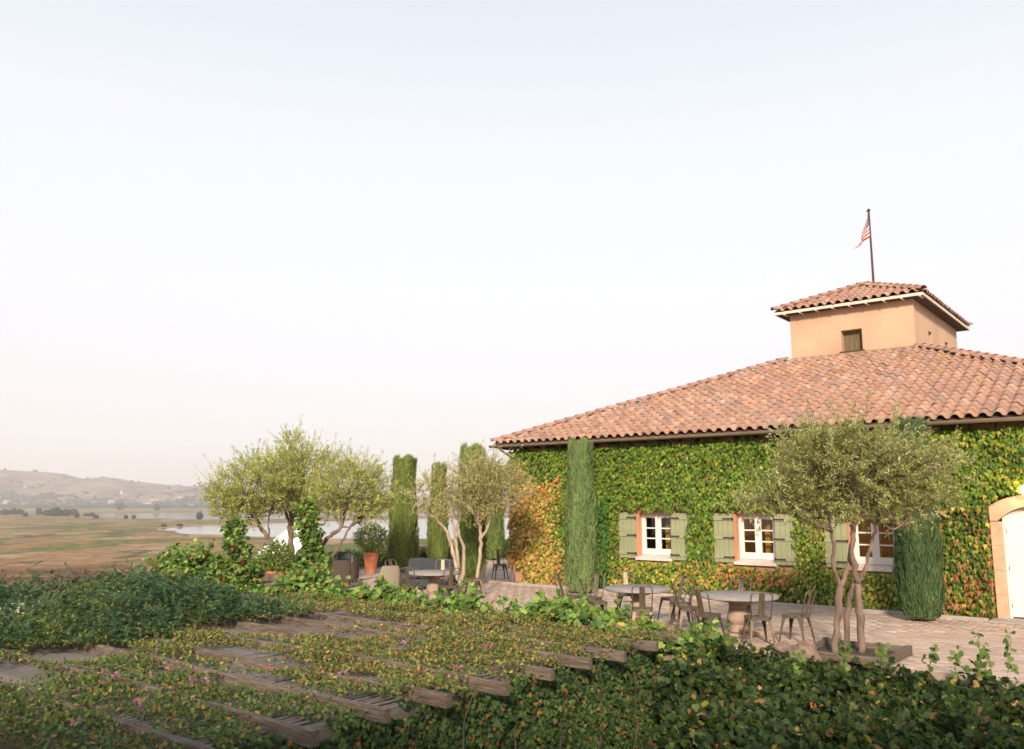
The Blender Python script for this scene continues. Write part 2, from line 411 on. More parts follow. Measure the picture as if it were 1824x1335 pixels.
def field_mat():
    m, n, l, b = base_mat('dry_marsh_field')
    g = n.new('ShaderNodeNewGeometry')
    def noise(sx, sy, detail=5, off=0.0, dist=0.0):
        mp = n.new('ShaderNodeMapping'); mp.inputs['Scale'].default_value = (sx, sy, 0.02); mp.inputs['Location'].default_value = (off, off * 0.7, 0)
        l.new(g.outputs['Position'], mp.inputs[0])
        t = n.new('ShaderNodeTexNoise'); t.inputs['Scale'].default_value = 1.0; t.inputs['Detail'].default_value = detail; t.inputs['Distortion'].default_value = dist
        l.new(mp.outputs[0], t.inputs['Vector']); return t.outputs['Fac']
    def ramp(src, a, b_):
        r = n.new('ShaderNodeMapRange'); r.interpolation_type = 'SMOOTHSTEP'; r.inputs['From Min'].default_value = a; r.inputs['From Max'].default_value = b_
        l.new(src, r.inputs[0]); return r.outputs[0]
    def mix(f, A, B_):
        x = n.new('ShaderNodeMix'); x.data_type = 'RGBA'
        l.new(f, x.inputs['Factor'])
        for s, q in (('A', A), ('B', B_)):
            if isinstance(q, tuple): x.inputs[s].default_value = (*q, 1)
            else: l.new(q, x.inputs[s])
        return x.outputs['Result']
    def mul(a, b_):
        x = n.new('ShaderNodeMath'); x.operation = 'MULTIPLY'; l.new(a, x.inputs[0])
        if isinstance(b_, float): x.inputs[1].default_value = b_
        else: l.new(b_, x.inputs[1])
        return x.outputs[0]
    sep = n.new('ShaderNodeSeparateXYZ'); l.new(g.outputs['Position'], sep.inputs[0])
    c = mix(ramp(noise(0.05, 0.017, 6, 3.1, 0.6), 0.42, 0.60), (0.28, 0.165, 0.085), (0.37, 0.245, 0.135))
    c = mix(ramp(noise(0.022, 0.011, 6, 11.0, 0.8), 0.45, 0.55), c, (0.12, 0.135, 0.035))
    c = mix(mul(ramp(noise(0.07, 0.026, 6, 23.0, 0.9), 0.52, 0.62), 0.8), c, (0.34, 0.18, 0.06))
    c = mix(mul(ramp(noise(0.045, 0.018, 7, 37.0, 1.2), 0.57, 0.64), 0.9), c, (0.075, 0.075, 0.03))
    near = ramp(sep.outputs['Y'], 310.0, 235.0)
    c = mix(mul(near, ramp(noise(0.05, 0.05, 6, 51.0, 0.8), 0.34, 0.54)), c, (0.15, 0.048, 0.028))
    near2 = ramp(sep.outputs['Y'], 215.0, 180.0)
    c = mix(mul(near2, ramp(noise(0.12, 0.08, 6, 57.0, 0.8), 0.40, 0.60)), c, (0.38, 0.19, 0.115))
    c = mix(ramp(noise(0.35, 0.5, 6, 71.0), 0.3, 0.75), c, (0.34, 0.22, 0.11)) if False else c
    fine = n.new('ShaderNodeVectorMath'); fine.operation = 'SCALE'
    mr = n.new('ShaderNodeMapRange'); mr.inputs['From Min'].default_value = 0.3; mr.inputs['From Max'].default_value = 0.7; mr.inputs['To Min'].default_value = 0.6; mr.inputs['To Max'].default_value = 1.3
    l.new(noise(0.30, 0.12, 8, 5.0), mr.inputs[0])
    l.new(c, fine.inputs[0]); l.new(mr.outputs[0], fine.inputs['Scale'])
    # the terrace soil by the pergola
    soil = ramp(sep.outputs['Z'], -5.0, -2.6)
    c = mix(soil, fine.outputs[0], (0.10, 0.075, 0.045))
    l.new(c, b.inputs['Base Color']); b.inputs['Roughness'].default_value = 0.95; b.inputs['Specular IOR Level'].default_value = 0.1
    return m
me.materials.append(field_mat())
tag(link('ground', me), kind='structure')

def water_mat():
    m, n, l, b = base_mat('pond_water')
    b.inputs['Base Color'].default_value = (0.10, 0.12, 0.13, 1); b.inputs['Roughness'].default_value = 0.07; b.inputs['IOR'].default_value = 1.45
    b.inputs['Specular IOR Level'].default_value = 0.9
    tc = n.new('ShaderNodeTexCoord'); t = n.new('ShaderNodeTexNoise'); t.inputs['Scale'].default_value = 0.35; t.inputs['Detail'].default_value = 3
    l.new(tc.outputs['Object'], t.inputs['Vector'])
    bp = n.new('ShaderNodeBump'); bp.inputs['Strength'].default_value = 0.02; bp.inputs['Distance'].default_value = 0.1
    l.new(t.outputs['Fac'], bp.inputs['Height']); l.new(bp.outputs[0], b.inputs['Normal'])
    return m
WM = water_mat()
def pond(name, near, far):
    def dens(line):
        out = []
        for i in range(len(line) - 1):
            for t in np.linspace(0, 1, 9)[:-1]:
                a = np.array(line[i]) * (1 - t) + np.array(line[i + 1]) * t
                p = onz(a[0], a[1], FLAT); k = p[1] * 0.012
                out.append((p[0], p[1] + k * math.sin(p[0] * 0.045 + i) + 0.5 * k * math.sin(p[0] * 0.13), FLAT + 0.06))
        return out
    pts = dens(near) + dens(far[::-1])
    mb = MB(); mb.add(pts, [tuple(range(len(pts)))])
    o = mb.build(name, WM); tag(o, kind='structure')
pond('far_pond', [(158, 918.2), (200, 922), (260, 924), (330, 925), (420, 926), (640, 921.5), (800, 917.5), (1000, 917)], [(158, 917.4), (200, 915), (300, 914.5), (420, 914.8), (640, 914.8), (800, 914.5), (1000, 914.4)])
pond('near_pond', [(276, 944), (310, 948.5), (360, 952), (430, 956), (560, 959.5), (700, 960.5), (900, 960), (1100, 960)], [(276, 943), (310, 940.5), (360, 937.5), (430, 934.5), (560, 930), (700, 925.5), (900, 923), (1100, 923)])

RIDGE = [(-900, 850), (-400, 846), (-200, 838), (0, 836), (40, 839), (75, 840), (95, 847), (112, 854), (150, 853), (180, 851), (187, 848), (196, 853), (212, 855), (235, 857), (270, 861), (300, 864), (330, 865), (370, 866), (420, 868), (500, 872), (620, 877), (760, 882), (900, 886), (1300, 888), (1824, 888), (2400, 884), (3200, 880)]
rx = np.array([q[0] for q in RIDGE], float); ry = np.array([894 - q[1] for q in RIDGE], float)
def hills(name, Y0, Y1, Y2, scale, amp, k):
    xs = np.linspace(-5200, 5200, 420); ys = np.concatenate([np.linspace(Y0, Y1, 46), np.linspace(Y1, Y2, 12)[1:]])
    X, Y = np.meshgrid(xs, ys)
    px = 912 + 1517 * X / Y1
    ridge = np.interp(px, rx, ry) * scale / 1517 * Y1 + 20
    t = np.where(Y <= Y1, smooth(Y0, Y1, Y) ** 0.9, 1 - 0.6 * smooth(Y1, Y2, Y))
    gul = np.abs(wob(X, Y * 0.35, 0.008, k)) * 0.9 + np.abs(wob(X + 90, Y * 0.3, 0.022, k + 2)) * 0.5 + 0.25 * wob(X, Y, 0.07, k + 3)
    Z = FLAT - 2 + ridge * t * (1 - amp * gul * (1 - t) * 1.6) + 2.0 * wob(X, Y, 0.05, k + 5) * t + ridge * 0.025 * wob(X, Y, 0.03, 3) * (t > 0.8)
    n_, m_ = len(ys), len(xs)
    ii = np.arange(n_ * m_).reshape(n_, m_)
    f_ = np.stack([ii[:-1, :-1], ii[:-1, 1:], ii[1:, 1:], ii[1:, :-1]], -1).reshape(-1, 4)
    me = bpy.data.meshes.new(name); me.from_pydata(np.stack([X, Y, Z], -1).reshape(-1, 3).tolist(), [], f_.tolist())
    me.polygons.foreach_set('use_smooth', [True] * len(me.polygons))
    return me, (X, Y, Z)
hm = surf('dry_hillside', (0.12, 0.08, 0.06), (0.27, 0.175, 0.13), 0.012, 0.95, 0.0, stretch=(1, 0.6, 3), c3=(0.035, 0.045, 0.035), coords='Object', thr=(0.38, 0.58))
me, HG = hills('hills', 2720, 3700, 5200, 1.0, 0.75, 1)
me.materials.append(hm); tag(link('hills', me), kind='structure')
def hz(X, Y):
    xs, ys = HG[0][0], HG[1][:, 0]
    i = np.clip(np.searchsorted(xs, X), 1, len(xs) - 1); j = np.clip(np.searchsorted(ys, Y), 1, len(ys) - 1)
    return HG[2][j, i]
# tree cover on the foothills, one far mass
def blob_template(n, seed, lump=0.25):
    r = np.random.default_rng(seed); vs = []
    th = [0.25, 0.75, 1.25, 1.8]
    rings = []
    vs.append((0, 0, 1.0))
    for t in th:
        rings.append(len(vs))
        for k in range(n):
            q = 1 + lump * r.normal()
            vs.append((q * math.sin(t) * math.cos(6.283 * (k + r.uniform(-.3, .3)) / n), q * math.sin(t) * math.sin(6.283 * k / n), q * math.cos(t)))
    fs = [(0, 1 + k, 1 + (k + 1) % n) for k in range(n)]
    for a in range(len(th) - 1):
        for k in range(n):
            j = (k + 1) % n
            fs += [(rings[a] + k, rings[a + 1] + k, rings[a + 1] + j), (rings[a] + k, rings[a + 1] + j, rings[a] + j)]
    return vs, fs
TV, TF = blob_template(7, 5)
N = 15000
X = rng.uniform(-2700, 500, N); q = rng.uniform(0, 1, N)
Y = 2600 + 820 * q ** 1.35
keep = (wob(X, Y, 0.010, 2) + 1.7 * (0.60 - q) + 0.35 * rng.normal(size=N)) > 0.10
X, Y, q = X[keep], Y[keep], q[keep]
Z = np.where(Y < 2730, FLAT, hz(X, Y))
kr = 260; Xr = rng.uniform(-2700, 300, kr); Yr = 3700 + rng.normal(size=kr) * 45 - np.abs(rng.normal(size=kr)) * 220 * (rng.uniform(size=kr) < .6); rk = wob(Xr, Yr, 0.02, 7) > .0
X = np.concatenate([X, Xr[rk]]); Y = np.concatenate([Y, Yr[rk]]); Z = np.concatenate([Z, hz(Xr[rk], Yr[rk])]); q = np.concatenate([q, np.ones(rk.sum())])
n_ = len(X); sz = rng.uniform(2.8, 7.0, n_) * np.where(q < .08, 1.2, 1.0)
sc3 = np.stack([sz * rng.uniform(1.0, 2.4, n_), sz * 1.2, sz * rng.uniform(.7, 1.2, n_)], -1)
R = np.tile(np.eye(3), (n_, 1, 1))
tag(link('far_woodland', scatter_mesh('far_woodland', TV, TF, np.stack([X, Y, Z + sz * 0.4], -1), R, sc3, vary((0.016, 0.042, 0.030), n_, 0.3), M['needle'])),
    'distant belt of dark trees along the foot of the hills', 'woodland', kind='stuff')

# houses under the hills
def far_house(px, py, w, h, label):
    Y = 2760 + max(0, (905 - py)) * 26
    p = aty(px, py, Y); z = float(np.where(Y < 2730, FLAT, hz(np.array([p[0]]), np.array([Y]))[0]))
    t = empty('far_house', (p[0], Y, z), rng.uniform(-0.3, 0.3))
    tag(t, label, 'house', 'houses at the foot of the hills')
    b = MB().box((-w / 2, -5, -4), (w / 2, 5, h)).build('wall', M['farwall'], t)
    r = MB().add([(-w / 2 - 1, -6, h), (w / 2 + 1, -6, h), (w / 2 + 1, 6, h), (-w / 2 - 1, 6, h), (-w / 2 + 2, 0, h + 4), (w / 2 - 2, 0, h + 4)], [(0, 1, 5, 4), (1, 2, 5), (2, 3, 4, 5), (3, 0, 4), (3, 2, 1, 0)]).build('roof', M['farroof'], t)
    for k in range(3):
        MB().box((-w / 2 + w * (k + .25) / 3.2, -5.1, h * .35), (-w / 2 + w * (k + .75) / 3.2, -5.02, h * .75)).build('window', M['iron'], t)
for i, (px, py, w, h, lb) in enumerate([
        (12, 898, 22, 9, 'leftmost pale farmhouse at the foot of the hills'), (42, 883, 18, 7, 'small pale house on the slope above the leftmost farmhouse'),
        (128, 902, 12, 7, 'small white cottage by the tree belt left of the tall eucalyptus'), (147, 902, 14, 7, 'low white shed right of the small cottage by the tree belt'),
        (199, 896, 22, 12, 'tall beige farm building at the foot of the hills'), (217, 885, 10, 8, 'tiny house on the slope right of the tall beige building'),
        (262, 897, 30, 9, 'long pale barn left of the villa on the bare slope'), (275, 892, 26, 10, 'white villa in the middle of the bare slope'),
        (320, 889, 32, 10, 'wide white villa high on the bare slope'), (343, 901, 24, 8, 'rightmost pale house beside the olive crown')]):
    far_house(px, py, w, h, lb)

# bushes standing in the marsh
BT = blob_template(8, 9, 0.2)
def field_bush(px, py, w_px, h_px, label, name='marsh_bush'):
    p = onz(px, py, FLAT); k = p[1] / 1517.0
    w, h = w_px * k, h_px * k
    t = empty(name, (p[0], p[1], FLAT)); tag(t, label, 'bush', 'bushes in the marsh')
    n_ = 260
    d = unit(n_); r_ = rng.uniform(0.55, 1, n_) ** 0.5
    pos = np.stack([d[:, 0] * w / 2 * r_, d[:, 1] * w / 2 * r_, h * 0.52 + d[:, 2] * h * 0.48 * r_ * (1 + .15 * np.sin(d[:, 0] * 5))], -1)
    o = link('crown', scatter_mesh('crown', IVY_V, IVY_F, pos, frames(unit(n_), d), rng.uniform(.1, .2, n_) * (w + h), vary((0.03, 0.045, 0.03), n_, .3), M['leaf']), t)
    o['kind'] = 'stuff'
    link('trunk', MB().tube([(0, 0, -.2), (0.1, 0, h * .3), (0, .1, h * .6)], [w * .05, w * .04, w * .02], 6).mesh('trunk', M['darkbark']), t)
for a in [(9, 918, 16, 9, 'leftmost low dark bush in the marsh'), (25, 917, 18, 9, 'low dark bush next to the leftmost one in the marsh'), (36, 917, 10, 8, 'small rounded bush right of two low marsh bushes'),
          (45, 921, 7, 7, 'tiny dark bush in front of the low marsh bushes'), (69, 917, 10, 11, 'upright bushy clump standing alone in the marsh'), (86, 919, 16, 10, 'left bush of the dark marsh thicket'),
          (99, 920, 18, 13, 'tallest bush of the dark marsh thicket'), (116, 920, 16, 11, 'broad bush right of the tallest in the marsh thicket'), (130, 918, 12, 10, 'pale bush at the right end of the marsh thicket'),
          (137, 923, 7, 9, 'small dark bush in front of the marsh thicket'), (155, 920, 12, 4, 'flat scrub left of the far pond'), (164, 920, 8, 6, 'small scrub clump touching the far pond'),
          (171, 924, 9, 6, 'round bush at the left tip of the far pond'), (224, 925, 7, 7, 'left bush of the pair before the far pond'), (238, 925, 6, 7, 'right bush of the pair before the far pond'),
          (355, 926, 11, 12, 'dark tree before the far pond beside the olive crown')]:
    field_bush(*a)
for i, (x, y, w, h, lb) in enumerate([(95, 906, 7, 10, 'lone tree before the tree belt above the marsh thicket'), (213, 909, 12, 12, 'spreading tree on the far pond bank'), (279, 910, 9, 10, 'thin tree on the far pond bank'), (292, 939, 9, 5, 'low scrub on the near pond bank'), (320, 938, 10, 4, 'flat scrub right of the one on the near pond bank')]):
    field_bush(x, y, w, h, lb, 'far_tree' if h > 8 else 'marsh_bush')

# white marquee on the field
p = onz(503, 990, FLAT); tent = empty('marquee_tent', (p[0], p[1], FLAT), 0.15)
tag(tent, 'white marquee tent on the field behind the olive trunks', 'tent')
MB().add([(-8, -7, 2.4), (8, -7, 2.4), (8, 7, 2.4), (-8, 7, 2.4), (-1.2, 0, 7), (4, 0, 12.2), (7, -2, 7.5)], [(0, 1, 6, 5, 4), (1, 2, 6), (2, 3, 4, 5, 6), (3, 0, 4)]).build('canopy', M['canvas'], tent)
for sx, sy in ((-1, -1), (1, -1), (1, 1), (-1, 1)):
    MB().tube([(sx * 7.9, sy * 6.9, 0), (sx * 7.9, sy * 6.9, 2.4)], 0.08, 6).build('pole', M['white'], tent)
MB().box((-7.95, -6.98, 0), (7.95, -6.94, 2.41)).build('side_panel', M['canvas'], tent)
MB().box((-7.99, -6.9, 0), (-7.96, 6.9, 2.41)).build('side_panel', M['canvas'], tent)
# ------------------------------------------------------------------ the ivy-clad house
BW, BD, OV, ZE = 17.2, 19.4, 0.45, 4.36
house = empty('winery_house', C0, SROT)
tag(house, 'ivy-clad stucco house with red tile hip roof and square roof tower', 'house')
WINS = [(4.47, 5.53), (7.40, 8.46), (10.31, 11.37)]
WZ0, WZ1 = 0.95, 2.20
DU0, DU1, DZ = 13.55, 14.65, 2.15
def panel(length, z0, z1, holes, thick, place):
    mb = MB()
    xs = sorted({0, length, *[h[0] for h in holes], *[h[1] for h in holes]})
    for a, b in zip(xs[:-1], xs[1:]):
        hs = sorted([(h[2], h[3]) for h in holes if h[0] <= a + 1e-6 and h[1] >= b - 1e-6])
        z = z0
        for p, q in hs + [(z1, z1)]:
            if p > z + 1e-6:
                mb.box((a, 0, z), (b, thick, p))
            z = q
    mb.v = [place(*q) for q in mb.v]
    return mb
T = 0.35
holes = [(a, b, WZ0, WZ1) for a, b in WINS] + [(13.33, 14.87, 0.0, 2.66)]
panel(BW, -0.4, 4.3, holes, T, lambda x, y, z: (x, y, z)).build('front_wall', M['stucco_wall'], house)
panel(BD - 2 * T - .004, -0.4, 4.3, [], T, lambda x, y, z: (y, x + T + .002, z)).build('side_wall', M['stucco_wall'], house)
panel(BD - 2 * T - .004, -0.4, 4.3, [], T, lambda x, y, z: (BW - y, x + T + .002, z)).build('side_wall', M['stucco_wall'], house)
panel(BW, -0.4, 4.3, [], T, lambda x, y, z: (x, BD - y, z)).build('back_wall', M['stucco_wall'], house)
# the room behind the windows
room = MB()
room.box((0.4, 5.0, 0), (15, 5.1, 3.4)); room.box((0.4, 0.4, 0.0), (15, 5, 0.05)); room.box((0.4, .4, 3.3), (15, 5, 3.38)); room.box((.36, .4, 0), (.4, 5, 3.4)); room.box((15, .4, 0), (15.05, 5, 3.4)); room.box((6.4, 0.9, 0.05), (6.5, 4.99, 3.3))
room.build('inner_wall', M['room'], house)
for (a, b) in WINS:
    w = empty('window', (a, 0.19, WZ0), 0, house)
    L, Hh = b - a, WZ1 - WZ0
    fr = MB()
    fr.box((0, 0, 0.08), (0.05, .07, Hh)); fr.box((L - .05, 0, 0.08), (L, .07, Hh)); fr.box((.05, 0.002, Hh - .06), (L - .05, .068, Hh)); fr.box((.05, .002, 0.08), (L - .05, .068, 0.15))
    fr.build('frame', M['white'], w)
    for s in (0, 1):
        x0 = 0.052 + s * (L - 0.104) / 2; x1 = x0 + (L - .104) / 2 - 0.002
        z0, z1 = .152, Hh - .062
        sh = MB()
        sh.box((x0, -.012, z0), (x0 + .085, .045, z1)); sh.box((x1 - .085, -.012, z0), (x1, .045, z1))
        sh.box((x0 + .085, -.010, z0), (x1 - .085, .043, z0 + .095)); sh.box((x0 + .085, -.010, z1 - .085), (x1 - .085, .043, z1))
        gz0, gz1 = z0 + .095, z1 - .085
        for k in (1, 2):
            zz = gz0 + (gz1 - gz0) * k / 3; sh.box((x0 + .085, -.006, zz - .017), (x1 - .085, .04, zz + .017))
        sh.build('sash', M['white'], w)
        for k in range(3):
            za = gz0 + (gz1 - gz0) * k / 3; zb = gz0 + (gz1 - gz0) * (k + 1) / 3
            MB().box((x0 + .08, .014, za + .012), (x1 - .08, .019, zb - .012)).build('pane', M['glass'], w)
    MB().add([(-.06, -.30, -.06), (L + .06, -.30, -.06), (L + .06, -.30, .01), (-.06, -.30, .01), (-.001, .06, .08), (L + .001, .06, .08), (-.001, .06, -.06), (L + .001, .06, -.06)],
             [(0, 1, 2, 3), (3, 2, 5, 4), (0, 3, 4, 6), (1, 7, 5, 2), (0, 6, 7, 1)]).build('sill', M['sill'], w)
    MB().add([(x, .30 + .04 * math.sin(i * 1.9), z) for z in (.0, Hh) for i, x in enumerate(np.linspace(L * .56, L * .98, 15))], [(i, i + 1, i + 16, i + 15) for i in range(14)]).build('curtain', M['curtain'], w, True)
shm_plank = MB().box((0, 0, 0), (0.128, 0.03, 1.27), bev=0.006).mesh('plank', M['shutter'])
shm_bat = MB().box((0, -.022, 0), (0.53, -.001, 0.085), bev=0.004).mesh('batten', M['shutter'])
shm_h = MB().box((0, -.034, 0), (0.26, -.0235, .042), bev=0.003).add([(x, y, z) for x, y, z in [(-.03, -.034, -.012), (0.0, -.034, -.012), (0.0, -.034, .054), (-.03, -.034, .054), (-.03, .02, -.012), (0.0, .02, -.012), (0.0, .02, .054), (-.03, .02, .054)]], [(0, 1, 2, 3), (5, 4, 7, 6), (4, 0, 3, 7), (1, 5, 6, 2), (3, 2, 6, 7), (4, 5, 1, 0)]).mesh('hinge', M['iron'])
for wi, (a, b) in enumerate(WINS):
    for side in (-1, 1):
        x0 = a - .57 if side < 0 else b + .04
        s = empty('shutter', (x0, -0.125, 0.93), 0, house)
        for k in range(4):
            o = link('plank', shm_plank, s); o.location = (k * .134, (k % 2) * .004, rng.uniform(-.004, .004))
        for z in (.10, .60, 1.09):
            o = link('batten', shm_bat, s); o.location = (0, -.001, z)
            h = link('hinge', shm_h, s); h.location = (.53 if side < 0 else 0, -.002, z + .02); h.scale = (-side * -1 if side < 0 else 1, 1, 1)
            if side < 0: h.scale = (-1, 1, 1)
# door with stone surround
door = empty('door', (DU0, 0.10, 0.03), 0, house)
def arch_z(x, rise=.24, half=.55): return rise * (1 - ((x - .55) / half) ** 2)
xs = np.linspace(0, 1.1, 15)
def slab(mb, low, high, y0, y1):
    n = len(low)
    vs = [(x, y0, z) for x, z in low] + [(x, y0, z) for x, z in high] + [(x, y1, z) for x, z in low] + [(x, y1, z) for x, z in high]
    fs = []
    for i in range(n - 1):
        fs += [(i, i + 1, n + i + 1, n + i), (2 * n + i + 1, 2 * n + i, 3 * n + i, 3 * n + i + 1), (n + i, n + i + 1, 3 * n + i + 1, 3 * n + i), (i + 1, i, 2 * n + i, 2 * n + i + 1)]
    fs += [(0, n, 3 * n, 2 * n), (n - 1, 3 * n - 1, 4 * n - 1, 2 * n - 1)]
    mb.add(vs, fs); return mb
xi = np.linspace(.055, 1.045, 13)
slab(MB(), [(x, .03) for x in xi], [(x, DZ - .09 + arch_z(x)) for x in xi], 0, .05).build('door_leaf', M['white'], door)
fm = MB(); fm.box((0, -.03, 0), (.05, .055, DZ - .05)); fm.box((1.05, -.03, 0), (1.1, .055, DZ - .05))
slab(fm, [(x, DZ - .085 + arch_z(x)) for x in xs], [(x, DZ - .02 + arch_z(x)) for x in xs], -.028, .053)
fm.build('door_frame', M['white'], door)
for z in (.25, 1.05, 1.85): MB().tube([(.052, -.012, z - .05), (.052, -.012, z + .05)], .011, 8).build('hinge', M['iron'], door)
MB().box((.06, -.02, -.02), (1.04, .05, .022)).build('threshold', M['iron'], door)
MB().box((.50, -.008, 1.52), (.64, -.003, 1.70)).build('red_sign', flat('red_sign', (.45, .05, .03)), door)
MB().tube([(.96, -.055, .98), (.96, -.055, 1.12)], .012, 8).tube([(.96, -.055, 1.0), (.96, 0, 1.0)], .01, 6).tube([(.96, -.055, 1.1), (.96, 0, 1.1)], .01, 6).build('handle', M['iron'], door)
sur = empty('door_surround', (DU0, 0, 0), 0, house)
for s in (0, 1):
    x0, x1 = (-.218, -.002) if s == 0 else (1.102, 1.318)
    for k in range(4):
        MB().box((x0, -.09, .0 + k * .52), (x1, .22, .0 + (k + 1) * .52 - .003), bev=.004).build('jamb_stone', M['stone'], sur)
xo = np.linspace(-.218, 1.318, 8)
for i in range(7):
    xx = np.linspace(xo[i] + .0012, xo[i + 1] - .0012, 4)
    lo = [(x, DZ + .012 + max(arch_z(x), -.06 if 0 <= x <= 1.1 else -.07)) for x in xx]
    hi = [(x, min(2.72, DZ + .27 + arch_z(x, .24, .75))) for x in xx]
    slab(MB(), lo, hi, -.085, .22).build('arch_stone', M['stone'], sur)
MB().box((DU0 - .3, -.75, .0), (DU1 + .3, .1, .03), bev=.01).build('doorstep', M['concrete'], house)
# little vent openings high in the wall
for u in (4.93, 7.93):
    MB().box((u - .07, -.10, 3.40), (u + .07, -.004, 3.68), bev=.01).build('vent', M['iron'], house)

# ---- roof
TP, TL, TE = 0.28, 0.42, 0.33
def tile_template():
    xs_ = [0, .07, .18, .31, .44, .55, .62, .74, .87, 1.0]
    zs_ = [0, .040, .066, .075, .066, .040, 0.002, -.020, -.020, 0]
    n = len(xs_); vs = []
    for y, lift in ((0, .040), (TL, .0)):
        vs += [(x * TP, y, z + lift) for x, z in zip(xs_, zs_)]
    vs += [(x * TP, 0.004, z + .040 - .022) for x, z in zip(xs_, zs_)]
    fs = []
    for i in range(n - 1):
        fs += [(i, i + 1, n + i + 1), (i, n + i + 1, n + i), (i, 2 * n + i, 2 * n + i + 1), (i, 2 * n + i + 1, i + 1)]
    return vs, fs
TILE_V, TILE_F = tile_template()
TPAL = [(0.355, 0.206, 0.15), (0.375, 0.231, 0.174), (0.332, 0.184, 0.132), (0.288, 0.192, 0.156), (0.395, 0.264, 0.207), (0.367, 0.219, 0.138), (0.343, 0.214, 0.164), (0.304, 0.184, 0.143)]
TWGT = [.26, .18, .16, .09, .05, .05, .12, .09]
TILE_ME = []
for c in TPAL:
    mb = MB(); mb.add(TILE_V, TILE_F, c); TILE_ME.append(mb.mesh('roof_tile', M['tile'], True, True))
CAP_V = []; CAP_F = []
for y, r_, l_ in ((0, .115, .03), (.40, .10, 0)):
    CAP_V += [(r_ * math.cos(math.pi * k / 6), y, r_ * .9 * math.sin(math.pi * k / 6) + l_) for k in range(7)]
CAP_V += [((.115 - .02) * math.cos(math.pi * k / 6), 0.005, (.115 - .02) * .9 * math.sin(math.pi * k / 6) + .03) for k in range(7)]
for i in range(6):
    CAP_F += [(i, i + 1, i + 8), (i, i + 8, i + 7), (i, 14 + i, 15 + i), (i, 15 + i, i + 1)]
CAP_ME = []
for c in TPAL:
    mb = MB(); mb.add(CAP_V, CAP_F, c); CAP_ME.append(mb.mesh('hip_tile', M['tile'], True, True))
HM = Matrix.Translation(Vector(C0)) @ Matrix.Rotation(SROT, 4, 'Z')
def in_frame(P):
    x, y, z = P[0], P[1], P[2] - CZ
    F = y * CP + z * SP; Uu = -y * SP + z * CP
    px, py = 912 + 1500 * x / F, 667.5 - 1500 * Uu / F
    return F > 1 and -10 < px < 1850 and -10 < py < 1345, F
def hip_roof(part, x0, x1, y0, y1, ze, rise, run, top_cut, n_parts, seed, lichen):
    """tiles on four slopes of a hipped roof; the largest in view become parts"""
    a = math.atan2(rise, run); sl = run / math.cos(a)
    rr = np.random.default_rng(seed)
    slopes = [((x0, y0), (1, 0), (0, 1), x1 - x0), ((x1, y0), (0, 1), (-1, 0), y1 - y0), ((x1, y1), (-1, 0), (0, -1), x1 - x0), ((x0, y1), (0, -1), (1, 0), y1 - y0)]
    tiles = []
    for k, (E_, d, n_, Ln) in enumerate(slopes):
        X = Vector((d[0], d[1], 0)); Y = Vector((n_[0] * math.cos(a), n_[1] * math.cos(a), math.sin(a))); Z = X.cross(Y)
        rows = int(sl / TE) + 1
        cols = int(Ln / TP)
        for r in range(rows):
            s = r * TE - .05
            if s + TE * .5 > sl * top_cut: continue
            for c in range(cols):
                x = (Ln - cols * TP) / 2 + c * TP; xc = x + TP / 2; m = (s + TE * .45) * math.cos(a)
                if xc < m - .02 or xc > Ln - m + .02: continue
                p = Vector((E_[0], E_[1], ze)) + X * (x + rr.normal() * .004) + Y * (s + rr.normal() * .006) + Z * rr.uniform(0, .008)
                Rm = Matrix((X, Y, Z)).transposed() @ Matrix.Rotation(rr.normal() * .018, 3, 'Z') @ Matrix.Rotation(rr.normal() * .012, 3, 'Y')
                w = list(TWGT)
                if s / sl > .72: w[5] += lichen
                ci = rr.choice(len(TPAL), p=np.array(w) / sum(w))
                ok, F = in_frame(HM @ (p + X * .14))
                vis = k == 0 and ok
                tiles.append((F if vis else 1e6, p, Rm, ci))
    tiles.sort(key=lambda q: q[0])
    for F, p, Rm, ci in tiles[:n_parts]:
        o = link('roof_tile', TILE_ME[ci], part); o.matrix_local = Matrix.Translation(p) @ Rm.to_4x4()
    rest = tiles[n_parts:]
    cols_ = np.array([TPAL[q[3]] for q in rest]) * (1 + .09 * rr.normal(size=(len(rest), 1)))
    o = link('roof_tiles', scatter_mesh('roof_tiles', TILE_V, TILE_F, np.array([q[1][:] for q in rest]), np.array([[list(w_) for w_ in q[2]] for q in rest]), np.ones(len(rest)), cols_, M['tile']), part)
    o.data.polygons.foreach_set('use_smooth', [True] * len(o.data.polygons)); o['kind'] = 'stuff'
    # hip caps
    m = run * top_cut
    corners = [((x0, y0), (1, 1)), ((x1, y0), (-1, 1)), ((x1, y1), (-1, -1)), ((x0, y1), (1, -1))]
    for (cx, cy), (sx, sy) in corners:
        A = Vector((cx, cy, ze)); B_ = Vector((cx + sx * m, cy + sy * m, ze + rise * top_cut))
        Yd = (B_ - A).normalized(); Xd = Yd.cross(Vector((0, 0, 1))).normalized(); Zd = Xd.cross(Yd)
        n_ = int((B_ - A).length / .36)
        for i in range(n_ + 1):
            o = link('hip_tile', CAP_ME[rr.choice(len(TPAL), p=TWGT)], part)
            o.matrix_local = Matrix.Translation(A + Yd * (i * .36 - .05) + Zd * .055) @ (Matrix((Xd, Yd, Zd)).transposed()).to_4x4()
